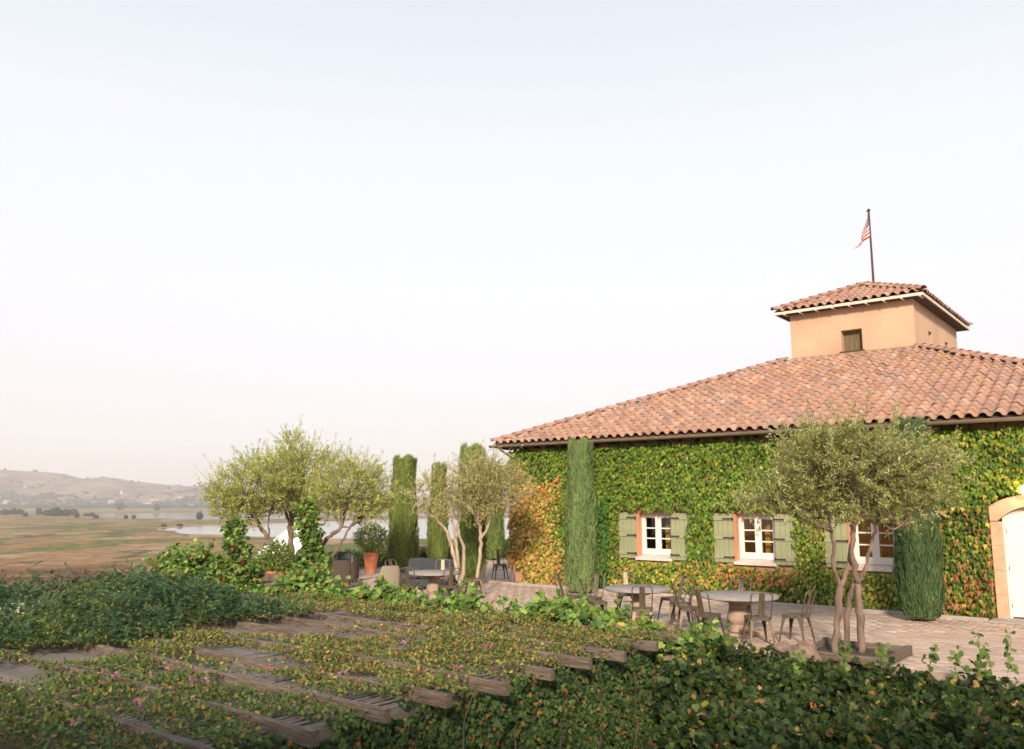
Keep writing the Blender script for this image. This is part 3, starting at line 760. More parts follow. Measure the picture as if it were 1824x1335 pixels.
def deck(x0, x1, y0, y1, ze, rise, run, cut, zt=None):
    m = run * cut; z1 = ze + rise * cut
    vs = [(x0, y0, ze), (x1, y0, ze), (x1, y1, ze), (x0, y1, ze), (x0 + m, y0 + m, z1), (x1 - m, y0 + m, z1), (x1 - m, y1 - m, z1), (x0 + m, y1 - m, z1)]
    vs2 = [(x, y, z - .10) for x, y, z in vs]
    f = [(0, 1, 5, 4), (1, 2, 6, 5), (2, 3, 7, 6), (3, 0, 4, 7), (4, 5, 6, 7)]
    f2 = [tuple(i + 8 for i in q[::-1]) for q in f]
    return MB().add(vs + vs2, f + f2 + [(1, 0, 8, 9), (2, 1, 9, 10), (3, 2, 10, 11), (0, 3, 11, 8)])
RUN, RISE = 7.05, 2.86
roof = deck(-OV, BW + OV, -OV, BD + OV, ZE - .02, RISE, RUN, 1.0).build('roof', M['deck'], house)
hip_roof(roof, -OV - .05, BW + OV + .05, -OV - .05, BD + OV + .05, ZE - .01, RISE, RUN, 1.0, 300, 3, .25)
# gutters and eaves
for nm, A, B_ in (('gutter', (-OV - .16, -OV - .09), (BW + OV + .16, -OV - .09)), ('gutter', (-OV - .09, -OV), (-OV - .09, BD + OV)), ('gutter', (BW + OV + .09, -OV), (BW + OV + .09, BD + OV))):
    mb = MB(); A3 = np.array([*A, ZE - .07]); B3 = np.array([*B_, ZE - .07]); t = (B3 - A3) / np.linalg.norm(B3 - A3); nrm = np.array([-t[1], t[0], 0])
    vs = []
    for P in (A3, B3):
        vs += [P + .075 * (math.cos(q) * nrm) + np.array([0, 0, .085 * math.sin(q)]) for q in np.linspace(math.pi, 2 * math.pi, 9)]
        vs += [P + .066 * (math.cos(q) * nrm) + np.array([0, 0, .076 * math.sin(q)]) for q in np.linspace(2 * math.pi, math.pi, 9)]
    mb.add(vs, [(i, i + 1, 18 + i + 1, 18 + i) for i in range(17)] + [(17, 0, 18, 35), tuple(range(9)), tuple(range(26, 17, -1))])
    mb.build(nm, M['gutter'], house, 'auto')
MB().tube([(-.30, -OV - .09, ZE - .14), (-.26, -OV + .02, ZE - .22), (-.12, -.12, ZE - .42), (-.07, -.07, ZE - .6), (-.07, -.07, .12), (-.07, -.16, .06)], .035, 8).build('downspout', M['gutter'], house, 'auto')
for i in range(33):
    u = -.2 + i * .55
    MB().box((u, -OV + .03, ZE - .215), (u + .07, .02, ZE - .135)).build('rafter_tail', M['soffit'], house)
MB().box((-OV + .03, -OV + .05, ZE - .132), (BW + OV - .03, -.002, ZE - .122)).build('soffit', M['soffit'], house)
MB().box((-OV + .05, -.002, ZE - .132), (-.002, BD + OV, ZE - .122)).build('soffit', M['soffit'], house)

# ---- tower
TU0, TU1, TV0, TV1 = 6.70, 10.60, 6.60, 12.80
tz0, tz1 = 6.6, 8.78
tower = panel(TU1 - TU0, tz0, tz1, [(8.36 - TU0, 9.02 - TU0, 7.34, 8.04)], .3, lambda x, y, z: (TU0 + x, TV0 + y, z))
for q in (panel(TV1 - TV0 - .608, tz0, tz1, [(8.36 - TV0 - .304, 8.88 - TV0 - .304, 7.2, 8.04), (10.75 - TV0 - .304, 11.27 - TV0 - .304, 7.2, 8.04)], .3, lambda x, y, z: (TU1 - y, TV0 + .304 + x, z)),
          panel(TV1 - TV0 - .608, tz0, tz1, [], .3, lambda x, y, z: (TU0 + y, TV0 + .304 + x, z)),
          panel(TU1 - TU0, tz0, tz1, [], .3, lambda x, y, z: (TU0 + x, TV1 - y, z))):
    tower.add(q.v, q.f)
tower = tower.build('tower', M['stucco'], house)
for k in range(4):
    MB().box((8.37 + k * .1625, TV0 + .26, 7.34), (8.37 + k * .1625 + .156, TV0 + .292, 8.036)).build('hatch_plank', surf('hatch_wood', (.10, .075, .04), (.19, .145, .075), 4, .85, .3, stretch=(6, 6, .5)) if k == 0 else bpy.data.materials['hatch_wood'], tower)
for v in (8.37, 10.76):
    MB().box((TU1 - .295, v, 7.2), (TU1 - .26, v + .50, 8.036)).build('hatch_plank', bpy.data.materials['hatch_wood'], tower)
MB().box((8.30, TV0 - .06, 7.30), (9.08, TV0 + .2, 7.338)).build('ledge', M['soffit'], tower)
MB().box((TU0 - .03, TV0 - .05, 7.20), (TU1 + .03, TV0 - .004, 7.29)).build('flashing', M['gutter'], tower)
TO = .33
ex0, ex1, ey0, ey1 = TU0 - TO, TU1 + TO, TV0 - TO, TV1 + TO
trun = (ex1 - ex0) / 2; trise = .98; tze = 8.90
troof = deck(ex0, ex1, ey0, ey1, tze - .02, trise, trun, .995).build('tower_roof', M['deck'], house)
hip_roof(troof, ex0 - .05, ex1 + .05, ey0 - .05, ey1 + .05, tze - .01, trise * 1.02, trun + .05, .99, 110, 5, .5)
# ridge caps
for i in range(int((ey1 - ey0 - 2 * trun) / .36) + 1):
    o = link('hip_tile', CAP_ME[i % 3], troof); o.location = ((ex0 + ex1) / 2, ey0 + trun + i * .36, tze + trise + .04)
fz0, fz1 = tze - .13, tze - .04
for a, b in (((ex0 - .05, ey0 - .055, fz0), (ex1 + .05, ey0 - .02, fz1)), ((ex0 - .05, ey1 + .02, fz0), (ex1 + .05, ey1 + .055, fz1)), ((ex0 - .055, ey0 - .018, fz0), (ex0 - .02, ey1 + .018, fz1)), ((ex1 + .02, ey0 - .018, fz0), (ex1 + .055, ey1 + .018, fz1))):
    MB().box(a, b).build('fascia', M['fascia'], troof)
MB().box((ex0 - .018, ey0 - .018, tze - .115), (ex1 + .018, ey1 + .018, tze - .105)).build('soffit', M['soffit'], troof)
for i in range(9):
    u = ex0 + .25 + i * .53
    MB().box((u, ey0 - .05, fz0 - .03), (u + .06, TV0 - .01, fz0 - .002)).build('rafter_tail', M['fascia'], troof)

# flagpole and flag
pole = empty('flagpole', S(8.65, 9.7, tze + trise - .02), 0)
tag(pole, 'brown metal flagpole on the tower roof', 'flagpole')
PH = 3.05
MB().tube([(0, 0, 0), (0, 0, PH)], [.045, .03], 10).build('shaft', M['soffit'], pole, 'auto')
MB().lathe([(.001, PH + .10), (.05, PH + .07), (.06, PH + .04), (.05, PH + .01), (.02, PH)][::-1], 10).build('finial', M['iron'], pole, True)
MB().tube([(0, 0, PH - .03), (-.10, -.02, PH - .02)], .018, 6).build('pulley_arm', M['iron'], pole)
ns, nt = 76, 66
vs = []; cs = []
red, wht, blu = (.48, .035, .045), (.80, .76, .74), (.05, .055, .12)
for j in range(nt + 1):
    t = j / nt
    for i in range(ns + 1):
        s = i / ns
        fold = .06 * math.sin(s * 9 + t * 4) * min(1, s * 4) + .04 * math.sin(s * 17 - t * 5) * min(1, s * 3)
        x = -.035 - .58 * s ** 1.05 * (.30 + .70 * t) + .07 * math.sin(s * 7.5 + 2.2 * t) * s
        z = PH - .02 - .98 * t * (1 - .38 * s) - .80 * s ** 1.1
        vs.append((x, fold - .03, z))
        st = int(min(t, .999) * 13)
        c = red if st % 2 == 0 else wht
        if t < 7 / 13 and s < .4:
            gx_, gy_ = s / .4 * 11, t * 13 / 7 * 9
            on = (int(gx_) + int(gy_)) % 2 == 0 and .25 < gx_ % 1 < .8 and .2 < gy_ % 1 < .85
            c = wht if on else blu
        cs.append(c)
mb = MB(); mb.v = vs; mb.c = cs
mb.f = [(j * (ns + 1) + i, j * (ns + 1) + i + 1, (j + 1) * (ns + 1) + i + 1, (j + 1) * (ns + 1) + i) for j in range(nt) for i in range(ns)]
flag = mb.build('flag', leaf_mat('flag_cloth', .12, .7, .2), None, True, True)
flag.location = S(8.65, 9.7, tze + trise - .02)
tag(flag, 'limp red, white and blue striped flag hanging from the flagpole', 'flag')

# lit lamp over the door
lamp = empty('wall_lamp', S(14.10, -.09, 2.74), SROT)
tag(lamp, 'lit white globe lamp over the white door', 'lamp')
MB().box((-.06, 0, -.05), (.06, .06, .10), bev=.01).build('bracket', M['iron'], lamp)
MB().tube([(0, .02, .06), (0, -.08, .12), (0, -.15, .10)], .014, 8).build('arm', M['iron'], lamp)
MB().lathe([(.03, -.10), (.09, -.07), (.125, 0), (.11, .07), (.06, .11)], 16, (0, -.16, 0)).build('globe', glow_mat('lamp_glass', (1.0, .86, .55), 7.0), lamp, True)
pl = bpy.data.lights.new('lamp_light', 'POINT'); pl.energy = 13; pl.color = (1.0, .76, .36); pl.shadow_soft_size = .1
po = bpy.data.objects.new('lamp_light', pl); COL.objects.link(po); po.parent = lamp; po.location = (0, -.34, .02)
# lit pendant lamp inside the room, seen through the panes
pend = empty('pendant_lamp', S(9.2, 2.6, 3.3), SROT); tag(pend, 'lit pendant lamp glowing inside behind the middle window', 'lamp')
MB().tube([(0, 0, -.7), (0, 0, 0)], .008, 6).build('cord', M['iron'], pend)
MB().lathe([(.20, -.95), (.17, -.85), (.06, -.70)], 16).build('lamp_shade', glow_mat('pendant_shade', (1.0, .62, .22), 2.2), pend, True)
pl = bpy.data.lights.new('pendant_light', 'POINT'); pl.energy = 45; pl.color = (1.0, .70, .34); pl.shadow_soft_size = .15
po = bpy.data.objects.new('pendant_light', pl); COL.objects.link(po); po.parent = pend; po.location = (0, 0, -1.1)

# ---- the ivy
def ivy(name, label, n, umin, umax, zmin, zmax, place, colour, skip, depth, size=(.07, .125), parent=None):
    u = rng.uniform(umin, umax, n); z = rng.uniform(zmin, zmax, n)
    keep = ~skip(u, z)
    u, z = u[keep], z[keep]; n = len(u)
    bulge = .55 + .45 * wob(u, z, 2.2, 3) + .3 * wob(u, z, 5.5, 5)
    d = depth * np.clip(rng.uniform(.15, 1, n) * (0.5 + .5 * bulge) + .1, .05, 1.25)
    pos, out, side = place(u, z, d)
    down = np.array([0, 0, -1.0])
    ax = down[None] * 1.0 + out * rng.uniform(.1, .7, (n, 1)) + side * rng.normal(0, .32, (n, 1)) + .13 * rng.normal(size=(n, 3))
    nr = out + np.array([0, 0, 1.0])[None] * rng.uniform(.1, .8, (n, 1)) + side * rng.normal(0, .3, (n, 1)) + .2 * rng.normal(size=(n, 3))
    cols = colour(u, z, n)
    return scatter_mesh(name, IVY_V, IVY_F, pos, frames(ax, nr), (lambda q: np.stack([q * .88, q * 1.12, q], -1))(rng.uniform(size[0], size[1], n)), cols, M['leaf'])
GRN = [(.14, .235, .022), (.185, .275, .024), (.095, .185, .02), (.25, .31, .032), (.06, .125, .02)]
YEL = [(.50, .41, .06), (.58, .43, .12), (.42, .37, .045), (.35, .34, .04)]
ORG = [(.56, .28, .08), (.62, .38, .15), (.48, .20, .06), (.50, .31, .10)]
REDC = [(.46, .13, .05), (.38, .11, .05), (.54, .20, .08)]
def ivy_col(u, z, n):
    c = vary(pick(GRN, [.3, .25, .2, .15, .1], n), n, .15)
    w1 = wob(u, z, 1.6, 1); w2 = wob(u, z, 3.1, 4); r_ = rng.uniform(size=n)
    def put(prob, pal, wg):
        nonlocal c
        m = rng.uniform(size=n) < np.clip(prob, 0, 1)
        c[m] = vary(pick(pal, wg, m.sum()), m.sum(), .13)
    put(np.where((u > 3), .02 + .10 * np.clip(w1 - .2, 0, 1) * 2, .02), YEL, [.05, .05, .3, .6])
    edge = 3.15 + .35 * w1 - .25 * (u > 1.0)
    uj, zj = u, z; u = u + .16 * rng.normal(size=n); z = z + .16 * rng.normal(size=n)
    left = (u < 1.75 + .3 * w1 + .35 * (z < 1.3)) & (z < edge)
    put(np.where(left, .86, 0), YEL, [.3, .4, .15, .15]); put(np.where(left, .34, 0), ORG, [.2, .5, .05, .25])
    put(np.where(left & ((w2 > .35) | (u < .35)), .18, 0), REDC, [.3, .1, .6])
    put(np.where((u < .5) & (z > 2.9) & (z < 3.6), .6, 0), ORG, [.4, .2, .3, .1])
    u, z = uj, zj
    # a diagonal orange streak towards the eave
    st = (np.abs(z - (2.75 + .45 * (u - .9))) < .13) & (u > .6) & (u < 1.95)
    put(np.where(st, .7, 0), ORG, [.3, .4, .2, .1])
    low = (z < .95 + .12 * w1) & (u > 3.4)
    put(np.where(low, .26, 0), YEL, [.2, .2, .3, .3]); put(np.where(low & (w2 > .1), .20, 0), ORG, [.3, .3, .2, .2])
    put(np.where(low & (u > 6.6) & (u < 9.3) & (z > .4), .30, 0), ORG, [.3, .3, .2, .2]); put(np.where(low & (u > 6.9) & (u < 8.9) & (z > .45), .22, 0), REDC, [.5, .1, .4])
    put(np.where((u > 9) & (u < 11.6) & (z < 2.1) & (z > .9), .18, 0), YEL, [.2, .2, .3, .3])
    put(np.where((u > 6.6) & (u < 10) & (z > 2.4) & (w1 > .15), .13, 0), YEL, [.1, .1, .3, .5])
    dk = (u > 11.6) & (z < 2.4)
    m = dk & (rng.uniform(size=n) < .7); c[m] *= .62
    put(np.where(dk, .09, 0), ORG, [.2, .1, .5, .2]); put(np.where(dk, .06, 0), REDC, [.3, .5, .2]); put(np.where((u > 12.9) & (z > 1.2), .08, 0), YEL, [.3, .1, .3, .3])
    c = c * (1 + .22 * wob(u, z, 4.5, 6))[:, None] * np.where(rng.uniform(size=n) < .2, .7, 1.0)[:, None]
    fresh = (u > 2.4) & (u < 3.6) & (z < 2.6); m = fresh & (rng.uniform(size=n) < .75); c[m] = vary((.06, .17, .025), m.sum(), .2)
    return c
def ivy_skip(u, z):
    k = np.zeros(len(u), bool)
    for a, b in WINS:
        k |= (u > a - .57 + .04 * np.sin(z * 9)) & (u < b + .55 + .05 * np.sin(z * 7)) & (z > WZ0 - .02) & (z < WZ1 + .10 + .04 * np.sin(u * 11))
        k |= (u > a - .05) & (u < b + .05) & (z > WZ0 - .08) & (z < WZ1)
    k |= (u > 7.9) & (u < 9.0) & (z > .80) & (z < 1.0) & (rng.uniform(size=len(u)) < .8)
    k |= (u > 13.30) & (z < DZ + .32 + .28 * np.clip(1 - ((u - 14.1) / .8) ** 2, -1, 1) * 1.0)
    k |= (u < .42) & (z < .52)
    k |= (z > 4.16 + .05 * np.sin(u * 5)) | (z < .03)
    return k
OUT = -VX; SIDE = UX
def front(u, z, d):
    return C0 + u[:, None] * UX + z[:, None] * np.array([0, 0, 1.0]) - (d[:, None]) * VX, np.tile(OUT, (len(u), 1)), np.tile(SIDE, (len(u), 1))
ivy_t = empty('wall_ivy', S(6.5, -.02, 0), SROT)
tag(ivy_t, 'dense ivy turning green to yellow, orange and red over the front wall', 'ivy')
def inv(me, t):
    mi = np.array((Matrix.Translation(t.location) @ Matrix.Rotation(t.rotation_euler.z, 4, 'Z')).inverted())
    co = np.empty(len(me.vertices) * 3, np.float32); me.vertices.foreach_get('co', co); co = co.reshape(-1, 3)
    co = co @ mi[:3, :3].T + mi[:3, 3]
    me.vertices.foreach_set('co', co.astype(np.float32).ravel()); me.update()
    return me
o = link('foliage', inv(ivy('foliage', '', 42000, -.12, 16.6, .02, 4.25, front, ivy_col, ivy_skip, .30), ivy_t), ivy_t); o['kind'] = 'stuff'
def left_side(v, z, d):
    return C0 + v[:, None] * VX + z[:, None] * np.array([0, 0, 1.0]) - d[:, None] * UX, np.tile(-UX, (len(v), 1)), np.tile(-VX, (len(v), 1))
o = link('foliage', inv(ivy('foliage', '', 6000, -.1, 4.0, .3, 3.9, left_side, lambda u, z, n: ivy_col(u * .2, z, n), lambda u, z: np.zeros(len(u), bool) | ((u < .5) & (z < .6)), .22), ivy_t), ivy_t); o['kind'] = 'stuff'
for k in range(9):
    u0 = [0.9, 2.4, 3.3, 6.3, 6.5, 9.4, 9.5, 12.4, 13.1][k]; pts = []
    u_ = u0
    for z in np.linspace(.02, 3.7, 16):
        u_ += rng.normal() * .05; pts.append((u_ - 6.5, -.0 - .02 * rng.uniform(), z))
    MB().tube(pts, np.linspace(.022, .006, 16), 6).build('stem', M['darkbark'], ivy_t, True)
# ------------------------------------------------------------------ patio
PU0, PU1, PV0, PV1 = -8.6, 30.0, -7.0, 34.0
mb = MB(); mb.box((PU0, PV0, -.5), (PU1, PV1, -.014))
patio = mb.build('patio', M['joint']); patio.location = C0; patio.rotation_euler = (0, 0, SROT); tag(patio, kind='structure')
PW, PD = .30, .20
pm = []
PPAL = [(0.478, 0.35, 0.279), (0.515, 0.38, 0.308), (0.432, 0.312, 0.246), (0.497, 0.354, 0.271), (0.552, 0.419, 0.344)]
def paver_geo():
    a, b, g, e = PW - .012, PD - .012, .0, .008
    v = [(0, 0, -.03), (a, 0, -.03), (a, b, -.03), (0, b, -.03), (0, 0, -e), (a, 0, -e), (a, b, -e), (0, b, -e), (e, e, 0), (a - e, e, 0), (a - e, b - e, 0), (e, b - e, 0)]
    f = []
    for r in (0, 4):
        for i in range(4):
            j = (i + 1) % 4
            f += [(r + i, r + j, r + 4 + j), (r + i, r + 4 + j, r + 4 + i)]
    return v, f + [(8, 9, 10), (8, 10, 11)]
PVV, PVF = paver_geo()
for c in PPAL:
    m_ = MB(); m_.add(PVV, PVF, c); pm.append(m_.mesh('paver', M['paver'], False, True))
cand = []
for j in range(int((20 - PV0) / PD)):
    v = PV0 + .01 + j * PD
    for i in range(-1, int((17 - PU0) / PW)):
        u = PU0 + .01 + i * PW + (j % 2) * PW / 2
        if u < PU0 or (u > -.55 and v > -.62) or (v > 0 and u > -.3) or (11.5 < u < 13.0 and -7.2 < v < -5.6): continue
        w = S(u, v); ok, F = in_frame(w)
        if F < 2 or (v < 0 and not ok and u < 12): continue
        cand.append((F if ok and w[0] > 3.0 else F + 1000, u, v))
cand.sort()
for k, (F, u, v) in enumerate(cand[:300]):
    o = link('paver', pm[rng.integers(len(pm))], patio); o.location = (u, v, rng.normal() * .0015); o.rotation_euler = (rng.normal() * .006, rng.normal() * .006, rng.normal() * .006)
rest = cand[300:]; n_ = len(rest)
pos = np.array([(u, v, rng.normal() * .0015) for _, u, v in rest])
o = link('pavers', scatter_mesh('pavers', PVV, PVF, pos, np.tile(np.eye(3), (n_, 1, 1)), np.ones(n_), vary(pick(PPAL, [1] * 5, n_), n_, .03, .015), M['paver']), patio); o['kind'] = 'stuff'
# soil bed and kerb at the foot of the wall
bed = MB().box((-.5, -.55, -.01), (13.2, -.005, .03)).build('soil_bed', M['earth']); bed.location = C0; bed.rotation_euler = (0, 0, SROT); tag(bed, kind='structure')
kerb = empty('kerb', C0, SROT); tag(kerb, 'low grey stone kerb edging the ivy bed along the house', 'kerb')
kmesh = MB().box((0, 0, -.01), (.985, .10, .075), bev=.012).mesh('kerb_stone', M['concrete'])
for i in range(14):
    o = link('kerb_stone', kmesh, kerb); o.location = (-.55 + i * .985, -.655, rng.normal() * .004)
# retaining wall under the patio edge
rw = empty('retaining_wall', S(0, -7.02, 0), SROT); tag(rw, 'dark stone retaining wall below the patio edge behind the vines', 'wall')
for k in range(3):
    sm = [MB().box((0, -.22, 0), (.9, 0, .58), bev=.06).mesh('stone', M['darkrock']), MB().box((0, -.2, 0), (.9, 0, .58), bev=.09).mesh('stone', M['rock'])]
    for i in range(26):
        o = link('stone', sm[(i + k) % 3 == 0], rw); o.location = (-6 + i * .93 + (k % 2) * .45, rng.uniform(-.05, .0), -2.2 + k * .6 + .02)
# boulders on the edge
def boulder(name, label, loc, size, seed, mat='rock', group=None):
    r = np.random.default_rng(seed); v, f = blob_template(9, seed, .17)
    mb = MB(); mb.add([(x * size[0], y * size[1], z * size[2]) for x, y, z in v], f)
    o = mb.build(name, M[mat]); o.location = loc; o.rotation_euler = (0, 0, r.uniform(0, 3)); tag(o, label, 'boulder', group)
    s = o.modifiers.new('s', 'SUBSURF'); s.levels = 1; s.render_levels = 1
boulder('boulder', 'small rose boulder at the patio edge left of the wooden planter', S(11.25, -7.0, .06), (.22, .17, .13), 3, group='edge boulders')
boulder('boulder', 'large rose boulder touching the wooden planter corner', S(11.72, -7.25, .04), (.28, .22, .24), 4, group='edge boulders')
boulder('boulder', 'pale stone on the paving left of the steel chairs', S(5.45, -5.9, .1), (.22, .18, .22), 8, 'stone', group='edge boulders')
sw = empty('stone_wall', S(-4.75, -6.45, 0), SROT + .1); tag(sw, 'low dark dry-stone wall left of the large terracotta pot', 'wall')
for k in range(2):
    for i in range(5):
        MB().box((i * .42 + (k % 2) * .16, -.18 + rng.uniform(-.03, .03), k * .26 - .02), (i * .42 + .39 + (k % 2) * .16 + rng.uniform(-.03, .01), .2, k * .26 + .245), bev=.05).build('stone', M['darkrock'], sw)
planter = empty('planter_frame', S(12.25, -6.45, 0), SROT); tag(planter, 'low wooden planter frame around the olive in front of the door', 'planter')
for a, b in (((-.72, -.72, 0), (.72, -.64, .12)), ((-.72, .64, 0), (.72, .72, .12)), ((-.72, -.638, 0), (-.64, .638, .11)), ((.64, -.638, 0), (.72, .638, .115))):
    MB().box(a, b, bev=.008).build('board', M['wood'], planter)
for sx, sy in ((-1, -1), (1, -1), (1, 1), (-1, 1)):
    MB().box((sx * .68 - .05, sy * .68 - .05, -.25), (sx * .68 + .05, sy * .68 + .05, .14), bev=.006).build('post', M['wood'], planter)
MB().box((-.64, -.64, -.1), (.64, .64, .03)).build('soil', M['earth'], planter)

# ------------------------------------------------------------------ trees
def on_v(px, v):        # ground point in the vertical plane of a pixel column at site depth v
    r = ray(px, 1050); A = np.array([[r[0], -UX[0]], [r[1], -UX[1]]])
    P = S(0, v); t, u = np.linalg.solve(A, P[:2]); return S(u, v)
def cypress(base, H, rb, rt, n, label, tone=(.085, .14, .04), lean=(0, 0)):
    t = empty('italian_cypress', base); tag(t, label, 'cypress', 'clipped cypress columns')
    n = int(n * 1.7)
    def rad(h):        # h in 0..1
        return (rb * (0.80 + .2 * smooth(0, .12, h)) * (1 - smooth(.25, 1, h)) + rt * smooth(.25, 1, h)) * np.sqrt(np.clip(1 - np.clip((h - .96) / .045, 0, 1) ** 2, .02, 1)) * (.55 + .45 * smooth(-.02, .03, h))
    h = np.where(rng.uniform(size=n) < .06, rng.uniform(.95, 1, n), rng.uniform(.015, 1, n)); a = rng.uniform(0, 2 * math.pi, n)
    ph = rng.uniform(0, 6.28, 3); ridge = 1 + .08 * np.sin(a * 5 + 2.5 * np.sin(h * 6 + ph[0])) + .06 * np.sin(a * 11 + h * 13 + ph[1]) + .10 * wob(a * 2 + ph[2], h * 11, 1, 2)
    h = h * (1 - .018 * (1 + np.sin(a * 3 + ph[0])) * (h > .9))
    q = rng.uniform(.80, 1.0, n) * ridge
    r_ = rad(h) * q
    pos = np.stack([r_ * np.cos(a) + lean[0] * h, r_ * np.sin(a) + lean[1] * h, h * H], -1)
    out = np.stack([np.cos(a), np.sin(a), np.zeros(n)], -1)
    ax = np.array([0, 0, 1.0])[None] + out * rng.uniform(-.05, .30, (n, 1)) + .16 * rng.normal(size=(n, 3))
    nr = out + .5 * rng.normal(size=(n, 3))
    c = vary(tone, n, .22, .05) * (1 + .25 * wob(a * 3, h * 8, 1.3, 4))[:, None]
    br = rng.uniform(size=n) < .02 + .25 * (wob(a * 2.5, h * 14, 1.2, 7) > .78); c[br] = vary((.16, .10, .05), br.sum(), .2)
    sc = np.stack([rng.uniform(.016, .034, n), rng.uniform(.09, .21, n), np.ones(n) * .2], -1)
    o = link('crown', scatter_mesh('crown', BLADE_V, BLADE_F, pos, frames(ax, nr), sc, c, M['needle']), t); o['kind'] = 'stuff'
    core = MB(); hs = np.linspace(.02, .985, 14)
    core.lathe([(float(rad(np.array(q_))) * .80, q_ * H) for q_ in hs], 14, col=tone)
    core.v = [(x + lean[0] * z / H, y + lean[1] * z / H, z) for x, y, z in core.v]
    link('inner_foliage', core.mesh('inner_foliage', M['needle'], True, True), t)
    MB().tube([(0, 0, -.1), (0, 0, .35)], [.07, .06], 8).build('trunk', M['bark'], t)
cypress(S(-7.06, 1.93), 4.22, .56, .42, 15000, 'cypress column standing alone right of the left olive trees', (.18, .235, .055))
cypress(S(-6.75, 3.55), 3.98, .40, .27, 9000, 'narrow cypress second from the left, behind the pale-stemmed olive', (.18, .23, .055))
cypress(S(-.66, -1.35), 4.22, .43, .36, 12000, 'cypress column just left of the house corner', (.165, .23, .055))
cypress(S(-7.15, 7.5), 4.1, .46, .35, 7000, 'cypress half hidden behind the column at the house corner', (.15, .21, .055))
cypress(on_v(1036, -1.35), 4.20, .43, .31, 15000, 'tall cypress against the ivy between house corner and first window', (.165, .235, .085))
cypress(on_v(1639, -1.35), 4.25, .44, .33, 16000, 'dark cypress in front of the ivy left of the white door', (.085, .145, .055), (.0, 0))

def px3(pts, Y):
    return [aty(q[0], q[1], Y + (q[2] if len(q) > 2 else 0)) for q in pts]
def smoothpath(pts, k=4):
    pts = [np.array(q, float) for q in pts]; out = []
    for i in range(len(pts) - 1):
        p0 = pts[max(i - 1, 0)]; p1 = pts[i]; p2 = pts[i + 1]; p3 = pts[min(i + 2, len(pts) - 1)]
        for t in np.linspace(0, 1, k, endpoint=False):
            out.append(.5 * ((2 * p1) + (-p0 + p2) * t + (2 * p0 - 5 * p1 + 4 * p2 - p3) * t * t + (-p0 + 3 * p1 - 3 * p2 + p3) * t ** 3))
    return out + [pts[-1]]
def olive(label, base, stems, blobs, mat, tones, leaf=(.055, .085), per=26, up=.9, dens=.70, group='olive trees on the terrace'):
    """stems: (points, r0, r1); blobs: (centre, radii, twigs)"""
    base = np.array(base, float)
    t = empty('olive_tree', base); tag(t, label, 'olive tree', group)
    tips = []
    for pts, r0, r1 in stems:
        sp = smoothpath(pts, 5); sp = [q - base + .012 * rng.normal(size=3) * (i > 0) for i, q in enumerate(sp)]
        rad = .82 * np.linspace(r0, r1, len(sp)) * (1 + .13 * rng.normal(size=len(sp)))
        MB().tube(sp, rad, 9).build('trunk', mat, t, True)
        tips += sp[int(len(sp) * .7):]
    tips = np.array(tips)
    bm = MB(); P = []; A = []; Cc = []; NR = []
    tw = MB()
    for c, r, n in blobs:
        c = np.array(c) - base; r = np.array(r)
        # limbs reaching into this part of the crown
        for k in range(max(4, n // 28)):
            d = unit(1)[0]; e = c + d * r * rng.uniform(.3, .8); e[2] = c[2] + abs(d[2]) * r[2] * rng.uniform(-.3, .6)
            s = tips[np.argmin(np.linalg.norm(tips - (c - [0, 0, r[2]]), axis=1) + rng.uniform(0, .5, len(tips)))]
            mid = (s + e) / 2 + rng.normal(size=3) * .10 + [0, 0, -.05]
            bm.tube(smoothpath([s, mid, e], 4), np.linspace(.028, .007, 9), 5)
        n = int(n * dens)
        for k in range(n):
            d = unit(1)[0]; q = rng.uniform(.12, 1) ** .45
            st = c + d * r * q * np.array([1, 1, 1.0]) * .92
            dr = np.array([d[0] * .75, d[1] * .75, up * (.22 + .75 * d[2])]) + .35 * rng.normal(size=3); dr /= np.linalg.norm(dr)
            L = rng.uniform(.25, .60) * (.6 + .4 * r.mean())
            if rng.uniform() < .26 and q > .6: L *= 1.8; dr = dr + [0, 0, .55]; dr /= np.linalg.norm(dr)
            en = st + dr * L
            tw.tube([st, (st + en) / 2 + rng.normal(size=3) * .02, en], [.006, .004, .002], 3, False)
            m = int(per * rng.uniform(.6, 1.3)); s_ = rng.uniform(0, 1, m)
            P.append(st + dr * (L * s_)[:, None] + rng.normal(size=(m, 3)) * .018)
            A.append(dr[None] * .7 + unit(m) * .9)
            NR.append(np.array([0, 0, 1.0])[None] + .8 * rng.normal(size=(m, 3)))
            Cc.append(vary(np.array(tones[rng.integers(len(tones))]) * rng.uniform(.8, 1.2), m, .18, .05))
    bm.build('branches', mat, t, True)['kind'] = 'stuff'
    tw.build('twigs', mat, t)['kind'] = 'stuff'
    P = np.concatenate(P); A = np.concatenate(A); NR = np.concatenate(NR); Cc = np.concatenate(Cc); n = len(P)
    sc = rng.uniform(leaf[0], leaf[1], n)
    o = link('crown', scatter_mesh('crown', LANCE_V, LANCE_F, P, frames(A, NR), np.stack([sc * 1.25, sc, sc], -1), Cc, M['olive']), t); o['kind'] = 'stuff'
    return t
OL = [(0.372, 0.397, 0.127), (0.444, 0.451, 0.171), (0.301, 0.333, 0.107), (0.523, 0.523, 0.242), (0.397, 0.397, 0.107)]
YR = 14.5
R3 = lambda *p: px3(p, YR)
def bl(x, y, Y, rx_, ry_, rz_, n): return (aty(x, y, Y), (rx_, ry_, rz_), n)
